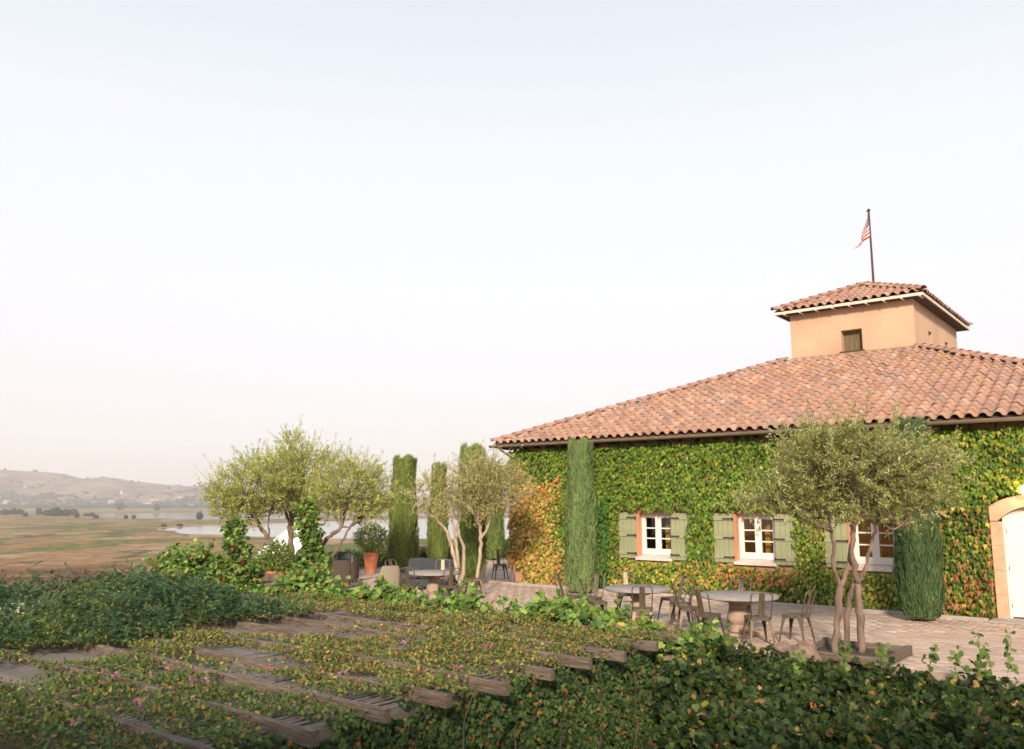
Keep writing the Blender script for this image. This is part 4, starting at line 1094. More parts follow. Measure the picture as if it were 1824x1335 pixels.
olive('large multi-stemmed olive in the wooden planter before the third window', S(12.24, -6.28),
      [(R3((1489, 1166), (1492, 1110), (1497, 1046)), .085, .062), (R3((1497, 1046), (1484, 1003), (1484, 960, .1), (1471, 915, .1)), .045, .026), (R3((1497, 1046), (1513, 1004, .05), (1520, 950, .1), (1530, 900, .2)), .05, .035),
       (R3((1534, 1166), (1531, 1090), (1527, 1038)), .085, .062), (R3((1527, 1038), (1518, 985, -.1), (1520, 930, -.1), (1508, 885, -.1)), .058, .045), (R3((1527, 1038), (1540, 1020), (1553, 968), (1568, 918, .1), (1580, 890, .1)), .048, .03), (R3((1508, 1160, .15), (1511, 1080, .15), (1524, 1040, .05)), .06, .05),
       (R3((1508, 885, -.1), (1480, 850), (1440, 820)), .03, .012), (R3((1508, 885, -.1), (1520, 830), (1525, 790)), .035, .012), (R3((1580, 890, .1), (1620, 850), (1650, 830)), .028, .01)],
      [bl(1520, 838, 14.6, 1.05, 1.05, .55, 620), bl(1455, 832, 14.5, .55, .65, .52, 210), bl(1592, 846, 14.7, .62, .7, .46, 240), bl(1395, 882, 14.5, .58, .45, .16, 110), bl(1655, 820, 14.7, .40, .4, .20, 50), bl(1545, 905, 14.5, .85, .8, .20, 110), bl(1650, 880, 14.6, .42, .45, .26, 55), bl(1345, 893, 14.5, .30, .3, .10, 30), bl(1440, 905, 14.3, .45, .4, .20, 55), bl(1610, 912, 14.4, .45, .5, .22, 50), bl(1695, 835, 14.7, .30, .3, .22, 24), bl(1500, 790, 14.5, .5, .6, .18, 60), bl(1570, 798, 14.6, .5, .6, .18, 60)],
      M['bark'], OL, (.055, .09), 40)
YM = 23.4
R3 = lambda *p: px3(p, YM)
OM = [(0.454, 0.427, 0.149), (0.522, 0.474, 0.182), (0.385, 0.378, 0.121), (0.578, 0.529, 0.253), (0.427, 0.398, 0.11)]
olive('pale-stemmed young olive on the paving left of the house corner', aty(836, 1056, YM) * [1, 1, 0],
      [(R3((820, 1058), (816, 1030), (808, 985), (797, 950), (780, 928), (746, 904)), .085, .03), (R3((820, 1040, .1), (814, 985, .1), (809, 947, .1), (803, 925, .1)), .07, .035), (R3((822, 1040, .1), (826, 983, .1), (816, 945, .1), (821, 920, .1)), .065, .035),
       (R3((842, 1062), (853, 1010), (857, 960), (851, 925), (850, 900)), .085, .035), (R3((857, 960), (870, 934), (874, 912)), .05, .03), (R3((853, 930), (874, 912), (895, 901)), .04, .025)],
      [bl(857, 862, 23.4, .78, .8, .70, 520), bl(835, 890, 23.3, .8, .7, .45, 220), bl(895, 868, 23.5, .55, .6, .6, 170), bl(775, 880, 23.4, .5, .5, .55, 120), bl(745, 880, 23.4, .25, .3, .40, 26), bl(925, 872, 23.5, .35, .4, .35, 50)],
      M['palebark'], OM, (.06, .095), 24, 1.1)
YL = 27.5
R3 = lambda *p: px3(p, YL)
OG = [(0.457, 0.507, 0.122), (0.557, 0.582, 0.172), (0.355, 0.421, 0.101), (0.642, 0.642, 0.259), (0.507, 0.532, 0.115)]
olive('leftmost olive with leaning trunk beside the marsh view', aty(512, 1030, YL) * [1, 1, 0],
      [(R3((512, 1036), (497, 990), (480, 962), (465, 940), (455, 915)), .10, .05), (R3((465, 940), (445, 915), (425, 900)), .045, .02), (R3((480, 962), (478, 930), (482, 905)), .04, .02)],
      [bl(455, 868, YL, 1.45, 1.2, .72, 620), bl(400, 885, YL, .65, .7, .42, 170), bl(470, 840, YL, .95, .9, .55, 240), bl(440, 915, YL, .9, .8, .30, 140), bl(500, 888, YL + .5, .7, .8, .35, 150), bl(405, 910, YL, .5, .6, .30, 90)],
      M['bark'], OG, (.065, .10), 26)
olive('middle olive of the left group with upright trunk and tall top shoots', aty(517, 1032, YL + 1.2) * [1, 1, 0],
      [(px3([(517, 1032), (517, 985), (519, 940), (521, 905)], YL + 1.2), .17, .12), (px3([(519, 940), (508, 910), (500, 880)], YL + 1.2), .06, .03), (px3([(521, 905), (532, 880), (540, 850)], YL + 1.2), .07, .03)],
      [bl(535, 842, YL + 1.2, 1.25, 1.2, .80, 560), bl(522, 800, YL + 1.2, .45, .5, .55, 110), bl(545, 880, YL + .8, 1.2, 1.0, .40, 260), bl(520, 785, YL + 1.2, .18, .2, .25, 22), bl(590, 835, YL + 1.2, .7, .7, .5, 150), bl(560, 895, YL + .6, .8, .8, .4, 170), bl(500, 835, YL + 1.2, .7, .7, .5, 120)],
      M['bark'], OG, (.065, .10), 26, 1.3)
olive('right olive of the left group with two spreading trunks', aty(570, 1030, YL - .4) * [1, 1, 0],
      [(px3([(558, 1040), (563, 1005), (572, 975), (585, 958), (606, 940), (615, 905)], YL - .4), .12, .045), (px3([(578, 1030), (588, 1000), (606, 970), (622, 942), (640, 916)], YL - .6), .07, .035), (px3([(572, 975), (570, 958), (560, 945)], YL - .4), .05, .03), (px3([(606, 940), (625, 938), (640, 930)], YL - .4), .04, .02)],
      [bl(618, 868, YL - .4, 1.05, 1.0, .70, 440), bl(655, 880, YL - .4, .62, .7, .62, 200), bl(590, 900, YL - .4, .8, .8, .35, 150), bl(672, 905, YL - .4, .40, .5, .40, 80), bl(640, 838, YL - .4, .7, .7, .35, 110), bl(680, 880, YL - .4, .4, .5, .55, 90), bl(655, 918, YL - .4, .5, .5, .30, 80)],
      M['bark'], OG, (.065, .10), 26)
# ------------------------------------------------------------------ terrace furniture
def copy_tree(o, parent=None):
    c = o.copy(); COL.objects.link(c); c.parent = parent
    for ch in o.children: copy_tree(ch, c)
    return c
def make_chair():
    t = empty('steel_chair'); h = .45
    s = MB(); w = .18
    ring = [(x * w, y * w) for x, y in [(-.8, -1), (.8, -1), (1, -.8), (1, .8), (.8, 1), (-.8, 1), (-1, .8), (-1, -.8)]]
    vs = [(x * .93, y * .93, h) for x, y in ring] + [(x, y, h - .008) for x, y in ring] + [(x, y, h - .05) for x, y in ring] + [(x * .97, y * .97, h - .05) for x, y in ring] + [(x * .8, y * .8, h - .006) for x, y in ring]
    fs = [tuple(range(32, 40))]
    fs += [(i, (i + 1) % 8, 32 + (i + 1) % 8, 32 + i) for i in range(8)]
    for a in (0, 8, 16):
        fs += [(a + 8 + i, a + 8 + (i + 1) % 8, a + (i + 1) % 8, a + i) for i in range(8)]
    s.add(vs, fs).build('seat', M['metal'], t, 'auto')
    for sx in (-1, 1):
        for sy in (-1, 1):
            l = MB(); top = np.array([sx * .165, sy * .165, h - .03]); bot = np.array([sx * .215, sy * .225, 0.0])
            ex = np.array([-sx, 0, 0.0]); ey = np.array([0, -sy, 0.0]); vs = []
            for q, wd in ((top, .075), (top * .6 + bot * .4 + [sx * .002, sy * .002, 0], .04), (bot, .022)):
                vs += [q, q + ex * wd, q + ex * wd * .96 + ey * .008, q + ex * .008 + ey * .008, q + ey * wd * .96 + ex * .008, q + ey * wd]
            fs = []
            for r in (0, 6):
                for i in range(6):
                    fs.append((r + i, r + (i + 1) % 6, r + 6 + (i + 1) % 6, r + 6 + i))
            l.add(vs, fs + [(17, 16, 15, 14, 13, 12)]).build('leg', M['metal'], t)
    a = []
    for q in np.linspace(0, 1, 21):
        if q < .36: k = q / .36; a.append((-.165 - .012 * k, -.168 - .10 * k, h - .02 + (.80 - h) * k))
        elif q > .64: k = (1 - q) / .36; a.append((.165 + .012 * k, -.168 - .10 * k, h - .02 + (.80 - h) * k))
        else:
            k = (q - .36) / .28; an = math.pi * (1 - k)
            cx = math.cos(an); sx_ = abs(cx) ** .55 * (1 if cx > 0 else -1); a.append((.177 * sx_, -.268 - .022 * math.sin(an), .78 + .07 * math.sin(an) ** .8))
    MB().tube(a, .011, 7).build('back_hoop', M['metal'], t, True)
    b = MB(); vs = []
    for k in np.linspace(0, 1, 6):
        y = -.172 - .117 * k; z = h - .01 + (.845 - h) * k; w_ = .055 - .008 * k
        vs += [(-w_, y, z), (-w_ * .5, y - .008, z), (w_ * .5, y - .008, z), (w_, y, z), (w_, y - .003, z), (-w_, y - .003, z)]
    fs = []
    for r in range(5):
        fs += [(r * 6 + i, r * 6 + (i + 1) % 6, r * 6 + 6 + (i + 1) % 6, r * 6 + 6 + i) for i in range(6)]
    b.add(vs, fs).build('back_splat', M['metal'], t, 'auto')
    MB().tube([(-.17, -.17, .26), (.17, -.17, .26)], .006, 5).build('brace', M['metal'], t)
    return t
TAB = dict(right=(9.88, -5.6), middle=(7.72, -5.65), left=(1.65, -5.4), far=(-6.2, 10.8))
CH = [ # u, v, faces (table name or u,v), label, table
    (10.62, -6.45, 'right', 'steel chair nearest the camera at the right-hand stone table'),
    (11.05, -5.75, 'right', 'steel chair at the far right end beside the right-hand stone table, turned sideways'),
    (9.45, -4.55, 'right', 'steel chair behind the right-hand stone table against the ivy'),
    (9.75, -6.65, 'right', 'steel chair with back to us at front left of the right-hand stone table'),
    (9.06, -6.0, 'right', 'steel chair at the left side of the right-hand stone table, back to back with another'),
    (8.58, -5.45, 'middle', 'steel chair between the two stone tables, facing the middle table'),
    (8.42, -6.7, 'middle', 'steel chair with back to us at front right of the middle stone table'),
    (8.02, -4.72, 'middle', 'steel chair behind the right part of the middle stone table'),
    (6.80, -4.55, 'middle', 'steel chair behind the left part of the middle stone table'),
    (7.12, -6.30, 'middle', 'steel chair at front left of the middle stone table with brown back splat'),
    (6.62, -5.75, (6.9, -7.5), 'steel chair left of the middle stone table with its wide back to the cypress'),
    (6.10, -5.75, 'middle', 'leftmost steel chair of the middle stone table, half behind the vine'),
    (1.85, -6.35, 'left', 'steel chair at front left of the left stone table with its legs showing'),
    (0.75, -4.15, 'left', 'steel chair behind the left stone table with its back to the sofa'),
    (2.55, -5.85, 'left', 'steel chair at the right side of the left stone table, seen edge on'),
    (1.75, -3.95, (0.4, -5.5), 'steel chair half hidden between the pale olive stems'),
    (-.15, -4.95, 'left', 'steel chair at the far left of the left stone table beside the tan armchair'),
    (-1.08, .55, (2.0, -1.0), 'lone steel chair on the open paving by the house corner'),
    (-6.5, 8.6, (-10.0, 8.2), 'sunlit steel chair far back by the half hidden cypress'),
    (-5.4, 10.1, 'far', 'dark steel chair at the far round table by the house corner'),
]
chair0 = make_chair()
for i, (u, v, to, lb) in enumerate(CH):
    c = chair0 if i == 0 else copy_tree(chair0)
    c.location = S(u, v, .001); c.scale = (1.08, 1.08, 1.1)
    tu, tv = TAB[to] if isinstance(to, str) else to
    f = S(tu, tv) - S(u, v)
    c.rotation_euler = (0, 0, math.atan2(-f[0], f[1]) + rng.normal() * .08)
    tag(c, lb, 'chair', 'steel terrace chairs')
def make_table(r=.76):
    t = empty('stone_table')
    MB().lathe([(r - .03, .690), (r, .705), (r, .742), (r - .012, .75), (.001, .75)], 40).build('table_top', M['tstone'], t, 'auto')
    p = MB(); p.lathe([(.16, .055), (.185, .07), (.185, .15), (.15, .17), (.145, .20), (.205, .28), (.215, .33), (.18, .42), (.145, .50), (.155, .53), (.175, .55), (.175, .60), (.20, .62), (.20, .655)], 12)
    p.build('pedestal', M['pstone'], t, 'auto')
    MB().box((-.30, -.30, 0), (.30, .30, .055), bev=.012).build('base_slab', M['pstone'], t)
    for k in range(4):
        b = MB(); a = k * math.pi / 2 + .4; d = np.array([math.cos(a), math.sin(a), 0]); n = np.array([-d[1], d[0], 0])
        pr = [(.10, .66), (.52, .655), (.52, .69), (.10, .69)]
        pr = [(.12, .60), (.26, .61), (.34, .645), (.42, .64), (.54, .668), (.54, .689), (.12, .689)]
        vs = [d * q + n * s * .06 + np.array([0, 0, z]) for s in (-1, 1) for q, z in pr]; m = len(pr)
        b.add(vs, [tuple(range(m - 1, -1, -1)), tuple(range(m, 2 * m))] + [(i, (i + 1) % m, m + (i + 1) % m, m + i) for i in range(m)]).build('bracket', M['pstone'], t)
    return t
tab0 = make_table()
for i, (k, lb) in enumerate((('right', 'round grey stone table nearest the door, on a baluster pedestal'), ('middle', 'round grey stone table in front of the first window'), ('left', 'round stone table left of the pale-stemmed olive'), ('far', 'small far stone table by the edge of the house'))):
    t = tab0 if i == 0 else copy_tree(tab0)
    t.location = S(*TAB[k], .001); t.rotation_euler = (0, 0, SROT + i * .3); tag(t, lb, 'table', 'round stone tables')
    if k == 'left': t.scale = (.90, .90, 1)
    if k == 'middle': t.scale = (.90, .90, 1)
# glass and small things on tables
def pot(name, label, loc, r, h, mat, cat='pot', group='terracotta pots'):
    t = empty(name, loc); tag(t, label, cat, group)
    MB().lathe([(r * .68, 0), (r * .72, .02), (r * .93, h * .86), (r * .95, h * .86), (r * 1.02, h * .87), (r * 1.02, h), (r * .90, h), (r * .86, h * .88), (r * .84, h * .84), (.001, h * .84)], 22).build('body', mat, t, 'auto')
    MB().lathe([(.001, h * .85), (r * .85, h * .85), (.001, h * .86)], 16).build('soil', M['earth'], t)
    return t
def shrub(name, label, loc, r, zc, rz_, n, pal, size, cat='shrub', group=None, tv=(OVAL_V, OVAL_F), stems=5):
    t = empty(name, loc); tag(t, label, cat, group)
    d = unit(n); q = rng.uniform(.25, 1, n) ** .5; lump = 1 + .18 * wob(d[:, 0] * 3, d[:, 2] * 3 + d[:, 1] * 2, 1.6, 2)
    pos = d * (q * lump)[:, None] * np.array([r, r, rz_]) + [0, 0, zc]
    pos[:, 2] = np.maximum(pos[:, 2], .02)
    o = link('foliage', scatter_mesh('foliage', tv[0], tv[1], pos, frames(d + unit(n) * .9 + [0, 0, .2], d + .7 * rng.normal(size=(n, 3)) + [0, 0, .4]), rng.uniform(size[0], size[1], n), vary(pick(pal, [1] * len(pal), n), n, .2), M['leaf']), t); o['kind'] = 'stuff'
    for k in range(stems):
        e = unit(1)[0] * [r, r, rz_] * .7 + [0, 0, zc]
        MB().tube([(0, 0, 0), np.array([e[0] * .3, e[1] * .3, zc * .5]), e], [.014, .010, .004], 5).build('stem', M['darkbark'], t)
    return t
pot('terracotta_pot', 'large terracotta pot on the patio edge beside the dark stone wall', S(-3.86, -6.15), .30, .56, M['terracotta'])
shrub('potted_bush', 'bushy green shrub growing in the large terracotta pot', S(-3.86, -6.15, .47), .52, .42, .50, 2400, [(.17, .25, .04), (.23, .29, .06), (.13, .19, .04)], (.05, .09), group='potted plants')
pot('terracotta_pot', 'tall red terracotta pot beside the lounge chairs', S(-6.10, -.55), .27, .74, M['terracotta'])
rose = shrub('potted_rose', 'white-flowered rose bush in the tall red terracotta pot', S(-6.10, -.55, .62), .62, .58, .50, 2600, [(.16, .25, .04), (.22, .30, .05), (.28, .33, .07)], (.05, .09), group='potted plants')
for k in range(5):
    d = unit(1)[0]; d[1] = -abs(d[1]); q = d * [.6, .6, .45] + [0.1, 0, .58]
    mb = MB()
    for j in range(6):
        a = j * 1.047; mb.add([(0, 0, 0), (.05 * math.cos(a), .05 * math.sin(a), .02), (.05 * math.cos(a + .9), .05 * math.sin(a + .9), .025)], [(0, 1, 2)], (.85, .82, .76))
    f = mb.build('blossom', M['petal'], rose, False, True); f.location = q; f.rotation_euler = (1.1, rng.normal() * .4, rng.normal() * .5)
pot('copper_planter', 'round copper pot below the far stone table', S(-5.55, 8.9), .22, .34, M['copper'], group='copper pots')
pot('copper_planter', 'second copper pot against the house side by the ivy', S(-4.6, 9.6), .20, .30, M['copper'], group='copper pots')

def armchair(label, u, v, face, mat, cush, pillow=True):
    f = S(*face) - S(u, v)
    t = empty('wicker_armchair', S(u, v, .001), math.atan2(-f[0], f[1])); t.scale = (.84, .84, .95)
    tag(t, label, 'armchair', 'lounge seats')
    sh = MB(); n = 15; vs = []
    for i in range(n):      # a wrap-round shell: arms low, back high
        q = i / (n - 1); an = math.pi * (1.12 * q - .06) + math.pi
        cx, sy_ = math.cos(an), math.sin(an); x = .36 * abs(cx) ** .55 * (1 if cx > 0 else -1); y = .33 * abs(sy_) ** .55 * (1 if sy_ > 0 else -1)
        hh = .56 + .30 * float(smooth(.18, .36, q) * smooth(.82, .64, q)); o_ = 1 + .06 * math.sin(math.pi * q)
        vs += [(x, y, .10), (x * o_, y * o_, hh), (x * o_ * .90, y * o_ * .88, hh), (x * .90, y * .88, .10)]
    fs = []
    for i in range(n - 1):
        for k in range(4): fs.append((i * 4 + k, i * 4 + (k + 1) % 4, i * 4 + 4 + (k + 1) % 4, i * 4 + 4 + k))
    fs += [(3, 2, 1, 0), ((n - 1) * 4, (n - 1) * 4 + 1, (n - 1) * 4 + 2, (n - 1) * 4 + 3)]
    sh.add(vs, fs).build('shell', mat, t, 'auto')
    MB().box((-.31, -.26, .12), (.31, .34, .32), bev=.03).build('seat_base', mat, t)
    MB().box((-.30, -.24, .322), (.30, .37, .46), bev=.05).build('seat_cushion', cush, t)
    if pillow:
        b = MB(); b.box((-.27, -.05, 0), (.27, .07, .46), bev=.05); o = b.build('back_cushion', cush, t); o.location = (0, -.20, .44); o.rotation_euler = (.22, 0, 0)
    for sx in (-1, 1):
        for sy in (-1, 1): MB().tube([(sx * .27, sy * .22, 0), (sx * .27, sy * .22, .13)], .022, 6).build('leg', M['iron'], t)
    return t
lounge = (-4.3, -3.5)
armchair('dark wicker armchair with its back to us behind the vines', -2.9, -4.6, lounge, M['wicker'], M['navy'])
armchair('dark wicker armchair half behind the olive trunk', -4.2, -4.5, lounge, M['wicker'], M['navy'])
armchair('armchair with charcoal back cushion facing us in the lounge group', -5.15, -2.6, lounge, M['tanwicker'], M['grey'])
armchair('navy cushioned armchair at the right of the lounge group', -4.1, -3.25, (-5.4, -4.1), M['wicker'], M['navy'])
armchair('tan woven armchair with its back to us between lounge and left table', -.25, -5.2, (-1.8, -4.3), M['tanwicker'], M['navy'], False)
sofa = empty('sofa', S(-.9, -3.15), SROT + .30 + math.pi); tag(sofa, 'charcoal grey sofa seen from behind the left stone table', 'sofa', 'lounge seats')
MB().box((-.75, -.38, .08), (.75, .38, .30), bev=.03).build('frame', M['grey'], sofa)
for s in (0, 1): MB().box((-.73 + s * .735, -.30, .302), (-.005 + s * .735, .40, .44), bev=.05).build('seat_cushion', M['grey'], sofa)
b = MB().box((-.74, -.09, 0), (.74, .09, .52), bev=.05).build('back_cushion', M['grey'], sofa); b.location = (0, -.36, .32); b.rotation_euler = (.18, 0, 0)
b = MB().box((-.75, -.03, 0), (.75, .02, .50), bev=.015).build('back_frame', M['grey'], sofa); b.location = (0, -.47, .26); b.rotation_euler = (.18, 0, 0); b.scale = (1.02, 1, .9)
for s in (-1, 1): MB().box((s * .80 - .06, -.40, .06), (s * .80 + .06, .38, .56), bev=.04).build('armrest', M['grey'], sofa)
lt = empty('coffee_table', S(-1.6, -1.6), SROT); tag(lt, 'low dark table between sofa and lounge chairs', 'table')
MB().box((-.4, -.3, .36), (.4, .3, .41), bev=.01).build('table_top', M['wicker'], lt)
for sx in (-1, 1):
    for sy in (-1, 1): MB().box((sx * .34 - .03, sy * .24 - .03, 0), (sx * .34 + .03, sy * .24 + .03, .36)).build('leg', M['wicker'], lt)
# ------------------------------------------------------------------ pergola below the patio edge
perg = empty('pergola', S(5, -11.6, -2.4), SROT); tag(perg, 'weathered timber pergola roof overgrown with creeper in the foreground', 'pergola')
PO = np.array([5, -11.6, -2.4])
def pb(u, v, z): return np.array([u, v, z]) - PO
ENDS = [(560, 1300), (690, 1262), (800, 1240), (905, 1215), (985, 1191), (1052, 1174), (1113, 1160), (1170, 1143), (1215, 1132)]
RV = [uv(onz(x, y, .2)) for x, y in ENDS]
RV = [(9.5, RV[0][1] - 1.05)] + RV
for i, (ue, v) in enumerate(RV):
    u0 = -2.2 + rng.uniform(-.2, .2); n = 26; us = np.linspace(u0, ue, n); vs = []
    for k, u in enumerate(us):
        dv = .012 * math.sin(u * 1.3 + i) + rng.normal() * .003; dz = .014 * math.sin(u * .9 + 2 * i) + rng.normal() * .005
        w = .046 + rng.normal() * .003
        for q, z in ((-w, .045), (w, .045), (w, .185), (w - .014, .2), (-w + .014, .2), (-w, .185)):
            vs.append(pb(u, v + q + dv, z + dz + (rng.normal() * .003 if z > .1 else 0)))
    fs = [tuple(range(5, -1, -1)), tuple((n - 1) * 6 + j for j in range(6))]
    for k in range(n - 1):
        fs += [(k * 6 + j, k * 6 + (j + 1) % 6, k * 6 + 6 + (j + 1) % 6, k * 6 + 6 + j) for j in range(6)]
    MB().add(vs, fs).build('rafter', M['wood'], perg)
vlo, vhi = RV[0][1] - .4, RV[-1][1] + .3
for u in (8.95, 4.2, -.6):
    MB().box(pb(u - .06, vlo, -.20), pb(u + .06, vhi, .040), bev=.012).build('beam', M['lath'], perg)
    for v in (vlo + .3, (vlo + vhi) / 2, vhi - .3):
        MB().box(pb(u - .07, v - .07, -2.5), pb(u + .07, v + .07, -.202), bev=.01).build('post', M['wood'], perg)
lm = MB().box((-.024, 0, 0), (.024, vhi - vlo, .022), bev=.004).mesh('lath', M['lath'])
for i in range(90):
    u = -1.4 + i * .115
    if abs(u - 8.95) < .0: continue
    o = link('lath', lm, perg); o.location = pb(u + rng.normal() * .006, vlo, .0415 + (i % 3) * .0012); o.rotation_euler = (0, 0, rng.normal() * .002)

BARE = [(15, 1195, 70, 22), (115, 1163, 85, 17), (190, 1157, 60, 12), (400, 1112, 45, 10), (470, 1118, 80, 11), (585, 1098, 80, 9), (560, 1112, 90, 9), (640, 1128, 55, 9), (400, 1160, 65, 12), (470, 1185, 90, 9), (430, 1208, 60, 14), (505, 1228, 60, 8), (650, 1250, 70, 16), (690, 1265, 60, 14), (510, 1295, 60, 16), (560, 1300, 40, 18), (330, 1322, 60, 10), (775, 1240, 55, 13), (865, 1217, 55, 11), (965, 1194, 40, 9), (1030, 1178, 40, 10), (1105, 1164, 22, 8), (1160, 1149, 24, 8), (730, 1140, 40, 5), (680, 1110, 50, 5), (720, 1118, 40, 5), (570, 1103, 150, 8), (500, 1124, 120, 8), (440, 1168, 110, 9), (450, 1212, 80, 12), (640, 1205, 50, 6)]
def proj(P):
    x, y, z = P[:, 0], P[:, 1], P[:, 2] - CZ
    F = y * CP + z * SP; U_ = -y * SP + z * CP
    return 912 + 1500 * x / F, 667.5 - 1500 * U_ / F
def bare_mask(P):
    px, py = proj(P); k = np.zeros(len(P), bool)
    for x, y, a, b in BARE:
        q = ((px - x) / a) ** 2 + ((py - y) / b) ** 2
        k |= q < rng.uniform(.55, 1.25, len(P))
    return k
OPEN = [(-9.7, 1.0, 4.9), (-10.6, .6, 5.2), (-11.6, 1.0, 3.7), (-11.6, 6.2, 7.2), (-12.4, 1.2, 5.4), (-13.5, 2.3, 3.5), (-13.5, 4.2, 7.1), (-14.4, 4.3, 6.6), (-14.4, 7.3, 9.7), (-15.4, 1.5, 4.4), (-15.4, 8.0, 9.7), (-16.5, 7.2, 9.7), (-8.6, 2.2, 3.6), (-8.6, 8.9, 9.7), (-9.7, 8.7, 9.7), (-10.6, 8.6, 9.7), (-11.6, 8.4, 9.7), (-12.4, 8.2, 9.7), (-13.5, 8.3, 9.7)]
def on_timber(u, v):          # stretches of rafter the creeper has left open
    k = np.zeros(len(u), bool)
    for vo, a, b in OPEN:
        vr = min((q[1] for q in RV), key=lambda q: abs(q - vo))
        e = .12 * np.sin(u * 5 + vo) + .1 * rng.normal(size=len(u))
        k |= (v > vr - .15) & (v < vr + .10) & (u > a + e) & (u < b + e)
    return k
creeper = empty('pergola_creeper', S(5, -11.6, .05), SROT); tag(creeper, 'low small-leaved creeper mat with pink blossoms over the pergola', 'creeper')
def to_local(t, P): 
    mi = np.array((Matrix.Translation(t.location) @ Matrix.Rotation(t.rotation_euler.z, 4, 'Z')).inverted()); return P @ mi[:3, :3].T + mi[:3, 3]
n = 120000
u = rng.uniform(-.5, 9.55, n); v = rng.uniform(vlo - .6, vhi + .35, n)
z = .13 + .12 * rng.uniform(size=n) ** 1.5 + .10 * np.clip(wob(u, v, 1.9, 6), -1, 1) + .06 * wob(u, v, 5.0, 2)
spr = wob(u, v, 9.0, 5) > .55; z = z + np.where(spr, rng.uniform(0, .14, n), 0)
P = C0 + u[:, None] * UX + v[:, None] * VX + z[:, None] * np.array([0, 0, 1.0])
thin = wob(u, v, 2.7, 8) < -.38
keep = ~bare_mask(P) & ~(on_timber(u, v) & (rng.uniform(size=n) < .55 + .4 * (wob(u, v, 2.3, 1) > -.15))) & ~(thin & (rng.uniform(size=n) < .8)) & ~((u > 9.25) & (rng.uniform(size=n) < .55))
P, u, v, z = P[keep], u[keep], v[keep], z[keep]; n = len(P)
near = smooth(-12.5, -15.5, v)
pal = [(0.123, 0.174, 0.034), (0.185, 0.224, 0.045), (0.314, 0.28, 0.067), (0.381, 0.246, 0.09), (0.47, 0.235, 0.078), (0.073, 0.129, 0.034), (0.235, 0.146, 0.073)]
c1 = pick(pal, [.24, .24, .17, .12, .06, .10, .07], n); c2 = pick(pal, [.36, .14, .04, .05, .03, .34, .04], n)
C = np.where((rng.uniform(size=n) < near)[:, None], c2, c1); C = vary(C, n, .2)
ax = unit(n) * [1, 1, .7] + [0, 0, .25]; nr = np.array([0, 0, 1.0])[None] + .65 * rng.normal(size=(n, 3))
sz = rng.uniform(.035, .075, n)
o = link('foliage', scatter_mesh('foliage', OVAL_V, OVAL_F, to_local(creeper, P), frames(ax, nr) , sz, C, M['leaf']), creeper)
o['kind'] = 'stuff'
# dry tendrils on the timber
for k in range(26):
    uu, vv = rng.uniform(.5, 9), rng.uniform(vlo, vhi); pts = []
    a = rng.uniform(0, 6.28)
    for s in range(8):
        pts.append((uu - 5, vv + 11.6, .17 + .07 * abs(math.sin(s * .9 + k)))); a += rng.normal() * .35; uu += .16 * math.cos(a); vv += .16 * math.sin(a)
    MB().tube(pts, np.linspace(.007, .003, 8), 4).build('tendril', M['bark'], creeper)
FL = [(187, 1200), (205, 1204), (299, 1195), (344, 1214), (364, 1214), (244, 1252), (252, 1264), (137, 1290), (478, 1190), (604, 1091), (718, 1146), (876, 1153), (816, 1190), (970, 1168), (1102, 1117), (1192, 1173), (610, 1202)]
pcol = [(.42, .12, .36), (.50, .20, .42), (.58, .18, .28)]
for i, (x, y) in enumerate(FL):
    q = to_local(creeper, onz(x, y, .33)[None])[0]; mb = MB()
    for k in range(9):
        d = unit(1)[0]; d[2] = abs(d[2]); c_ = d * .028; a = unit(1)[0] * .026; b_ = np.cross(d, a); mb.add([c_, c_ + a + d * .02, c_ + b_ + d * .024, c_ - a * .8 + d * .018], [(0, 1, 2), (0, 2, 3)], pcol[i % 3])
    f = mb.build('blossom', M['petal'], creeper, False, True); f.location = q
    MB().tube([q - [0, 0, .16], q], .003, 4).build('flower_stalk', M['darkbark'], creeper)

# ivy hanging from the pergola's near end
endivy = empty('pergola_end_ivy', S(9.4, -11.6, -2.4), SROT); tag(endivy, 'dark curtain of ivy hanging below the rafter ends', 'ivy')
n = 30000
v = rng.uniform(vlo - 1.2, -7.1, n); z = -2.3 + 2.42 * rng.uniform(size=n); bul = .5 + .5 * wob(v, z, 1.8, 1) + .3 * wob(v, z, 4.4, 3)
d = .05 + .42 * rng.uniform(0, 1, n) * bul - .10 * smooth(-.25, .15, z)
P = C0 + (9.05 + d)[:, None] * UX + v[:, None] * VX + z[:, None] * np.array([0, 0, 1.0])
keep = ~bare_mask(P); P, v, z = P[keep], v[keep], z[keep]; n = len(P)
ax = np.array([0, 0, -1.0])[None] + UX[None] * rng.uniform(.1, .8, (n, 1)) + .5 * rng.normal(size=(n, 3)); nr = UX[None] + [0, 0, .6] + .45 * rng.normal(size=(n, 3))
C = vary(pick([(.04, .08, .018), (.06, .11, .022), (.08, .13, .026), (.028, .058, .018), (.26, .12, .035), (.19, .13, .035)], [.28, .28, .16, .2, .035, .045], n), n, .22)
o = link('foliage', scatter_mesh('foliage', IVY_V, IVY_F, to_local(endivy, P), frames(ax, nr), rng.uniform(.05, .095, n), C, M['leaf']), endivy); o['kind'] = 'stuff'
for k in range(8):
    vv = vlo + 1 + k * 1.05 + 11.6
    MB().tube([(-.1 + .06 * math.sin(s * 2 + k), vv + .1 * math.sin(s * 1.4 + k), s * .3) for s in range(9)], np.linspace(.02, .008, 9), 5).build('stem', M['darkbark'], endivy)

